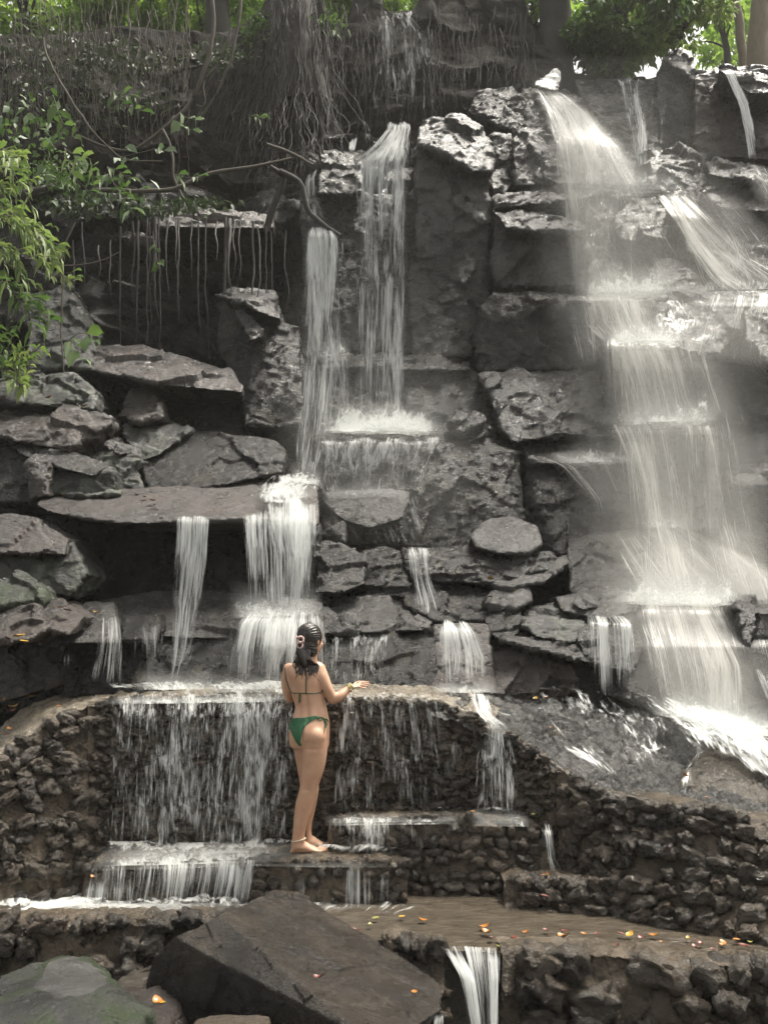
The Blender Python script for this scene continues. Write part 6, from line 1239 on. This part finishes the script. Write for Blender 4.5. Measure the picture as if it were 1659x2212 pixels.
# comb lines and trim away from the face
hd = hv-HC; fcoord = hd@HF; ang = np.arctan2(hd@HSd, hd[:, 2]); hn = vnormals(hv, hq)
hv = hv + hn*(.0028*np.sin(ang*34+3*fbm(hv*8, 2, 3)))[:, None]*np.exp(-((hd*hd).sum(1))/.018)[:, None]
cut = fcoord - .32*hd[:, 2]; keepf = ~((cut[hq] > .050).all(1))
hq = hq[keepf]
link('hair', mesh_from('hair', hv, hq, (M['hair'],)), parent=person)
wl_ = []
for (a, b, c_) in [((646,1404),(638,1418),(634,1436)),((650,1420),(643,1436),(648,1452)),((655,1430),(650,1448),(643,1462)),((664,1432),(668,1452),(664,1470)),((676,1432),(684,1448),(683,1462)),((684,1416),(693,1426),(700,1434)),((658,1434),(654,1452),(652,1468)),((670,1436),(673,1454),(670,1466)),((645,1400),(640,1412),(637,1425)),((644,1405),(648,1414),(640,1420)),((688,1405),(692,1415),(695,1427)),((684,1410),(690,1420),(684,1432)),((652,1430),(646,1444),(639,1466)),((668,1430),(676,1444),(678,1462)),((660,1432),(657,1450),(660,1456)),((672,1440),(680,1462),(688,1470))]:
    P = [onbody(x, y, .01) for x, y in (a, b, c_)]; P = [o if o is not None and o[1] < YP+.15 else pp(x, y, -.06) for o, (x, y) in zip(P, (a, b, c_))]
    wl_.append(tube(smooth_path(np.array(P), .006, .004, len(wl_)), [.0028, .0015], 5))
vv_, qq_ = join(wl_); link('hair_strands', mesh_from('hair_strands', vv_, qq_, (M['hair'],)), parent=person)
# claw clip: pale ring halves with teeth and dark gaps
def plain(name, c, rough=.4, metal=0):
    t = NT(name); v_ = t.coord('Object'); n1 = t.noise(v_, 30, 3); t.l.new(t.mix(n1, c4(c), c4([x*.7 for x in c])), t.bsdf.inputs['Base Color']); t.bsdf.inputs['Roughness'].default_value = rough; t.bsdf.inputs['Metallic'].default_value = metal; return t.m
M['clip'] = plain('pale_pink_clip', (.72, .50, .46), .3); M['bead'] = plain('pale_beads', (.75, .68, .5), .4); M['band'] = plain('yellow_green_cord', (.5, .48, .14), .5)
cb = bmesh.new(); cc_ = pp(651.5, 1388, -.085)
for s, (x, y) in enumerate([(652.5, 1381.5), (650.5, 1394)]):
    th_ = np.linspace(0, 2*math.pi, 15)[:-1]; P = [pp(x+math.cos(t_)*6.2, y+math.sin(t_)*6.4, -.088-.006*math.sin(t_*2)) for t_ in th_]
    P.append(P[0]); limb(cb, np.array(P), [.0068]*4, 8, cap=False)
limb(cb, np.array([pp(644.5, 1384, -.075), pp(651, 1388, -.096), pp(658.5, 1386, -.075)]), [.008, .0085, .007], 8)
for i in range(5): limb(cb, np.array([pp(644+i*3.4, 1377+i*.8, -.086), pp(643.5+i*3.5, 1373+i, -.06)]), [.004, .003], 6)
bmesh.ops.recalc_face_normals(cb, faces=cb.faces); a_, b_ = voxel(cb, .002); a_ = relax(a_, b_, 2)
link('hair_clip', mesh_from('hair_clip', a_, b_, (M['clip'],)), parent=person)
def band(name, c, ax, r, n, rb, mat, wob=.002):
    ax = ax/np.linalg.norm(ax); s1 = np.cross(ax, (0, 0, 1.)); s1 /= np.linalg.norm(s1); s2 = np.cross(ax, s1); t_ = np.linspace(0, 2*math.pi, n+1)
    P = np.array([c+s1*r*math.cos(x)+s2*r*math.sin(x)+ax*wob*math.sin(3*x) for x in t_]); w_ = tube(P, rb, 8); return w_
ax = wr-pp(746, 1494, .05)
parts = [band('b', wr-ax*.15*(i), ax, .0255+.001*i, 26, .0026, None, .003+.002*i) for i in range(3)]
vv_, qq_ = join(parts); link('bracelet', mesh_from('bracelet', vv_, qq_, (M['band'],)), parent=person)
w_ = band('b', wr+ax*.12, ax, .026, 26, .0036, None, .001); w2 = tube(smooth_path(np.array([pp(755, 1491, .03), pp(759, 1490, .028), pp(762, 1494, .03), pp(762.5, 1505, .035)]), .01), .0022, 5)
vv_, qq_ = join([w_, w2]); link('bracelet', mesh_from('bracelet', vv_, qq_, (M['bead'],)), parent=person)
an = pp(645.5, 1812.5, -.02); w_ = band('a', an, np.array((-.22, 0, 1.)), 14.4*S, 30, .004, None, .0); w_ = (np.stack([w_[0][:, 0], an[1]+(w_[0][:, 1]-an[1])*.92, w_[0][:, 2]], 1), w_[1])
link('anklet', mesh_from('anklet', w_[0], w_[1], (M['bead'],)), parent=person)
# ---------------------------------------------------------------- damp air
t = NT('haze'); t.n.remove(t.bsdf)
pv = t.new('ShaderNodeVolumePrincipled'); pv.inputs['Density'].default_value = .0012; pv.inputs['Color'].default_value = (.93, .93, .88, 1); pv.inputs['Anisotropy'].default_value = .3
t.l.new(pv.outputs[0], t.out.inputs['Volume'])
bm = bmesh.new(); bmesh.ops.create_cube(bm, size=1)
me = bpy.data.meshes.new('haze'); bm.to_mesh(me); bm.free(); me.materials.append(t.m)
hz = bpy.data.objects.new('haze', me); COL.objects.link(hz); tag(hz, 'damp misty air in the ravine', 'haze', kind='stuff')
z0_, z1_ = ZG-1, 30; hz.scale = (140, 140, z1_-z0_); hz.location = (0, 0, (z0_+z1_)/2)
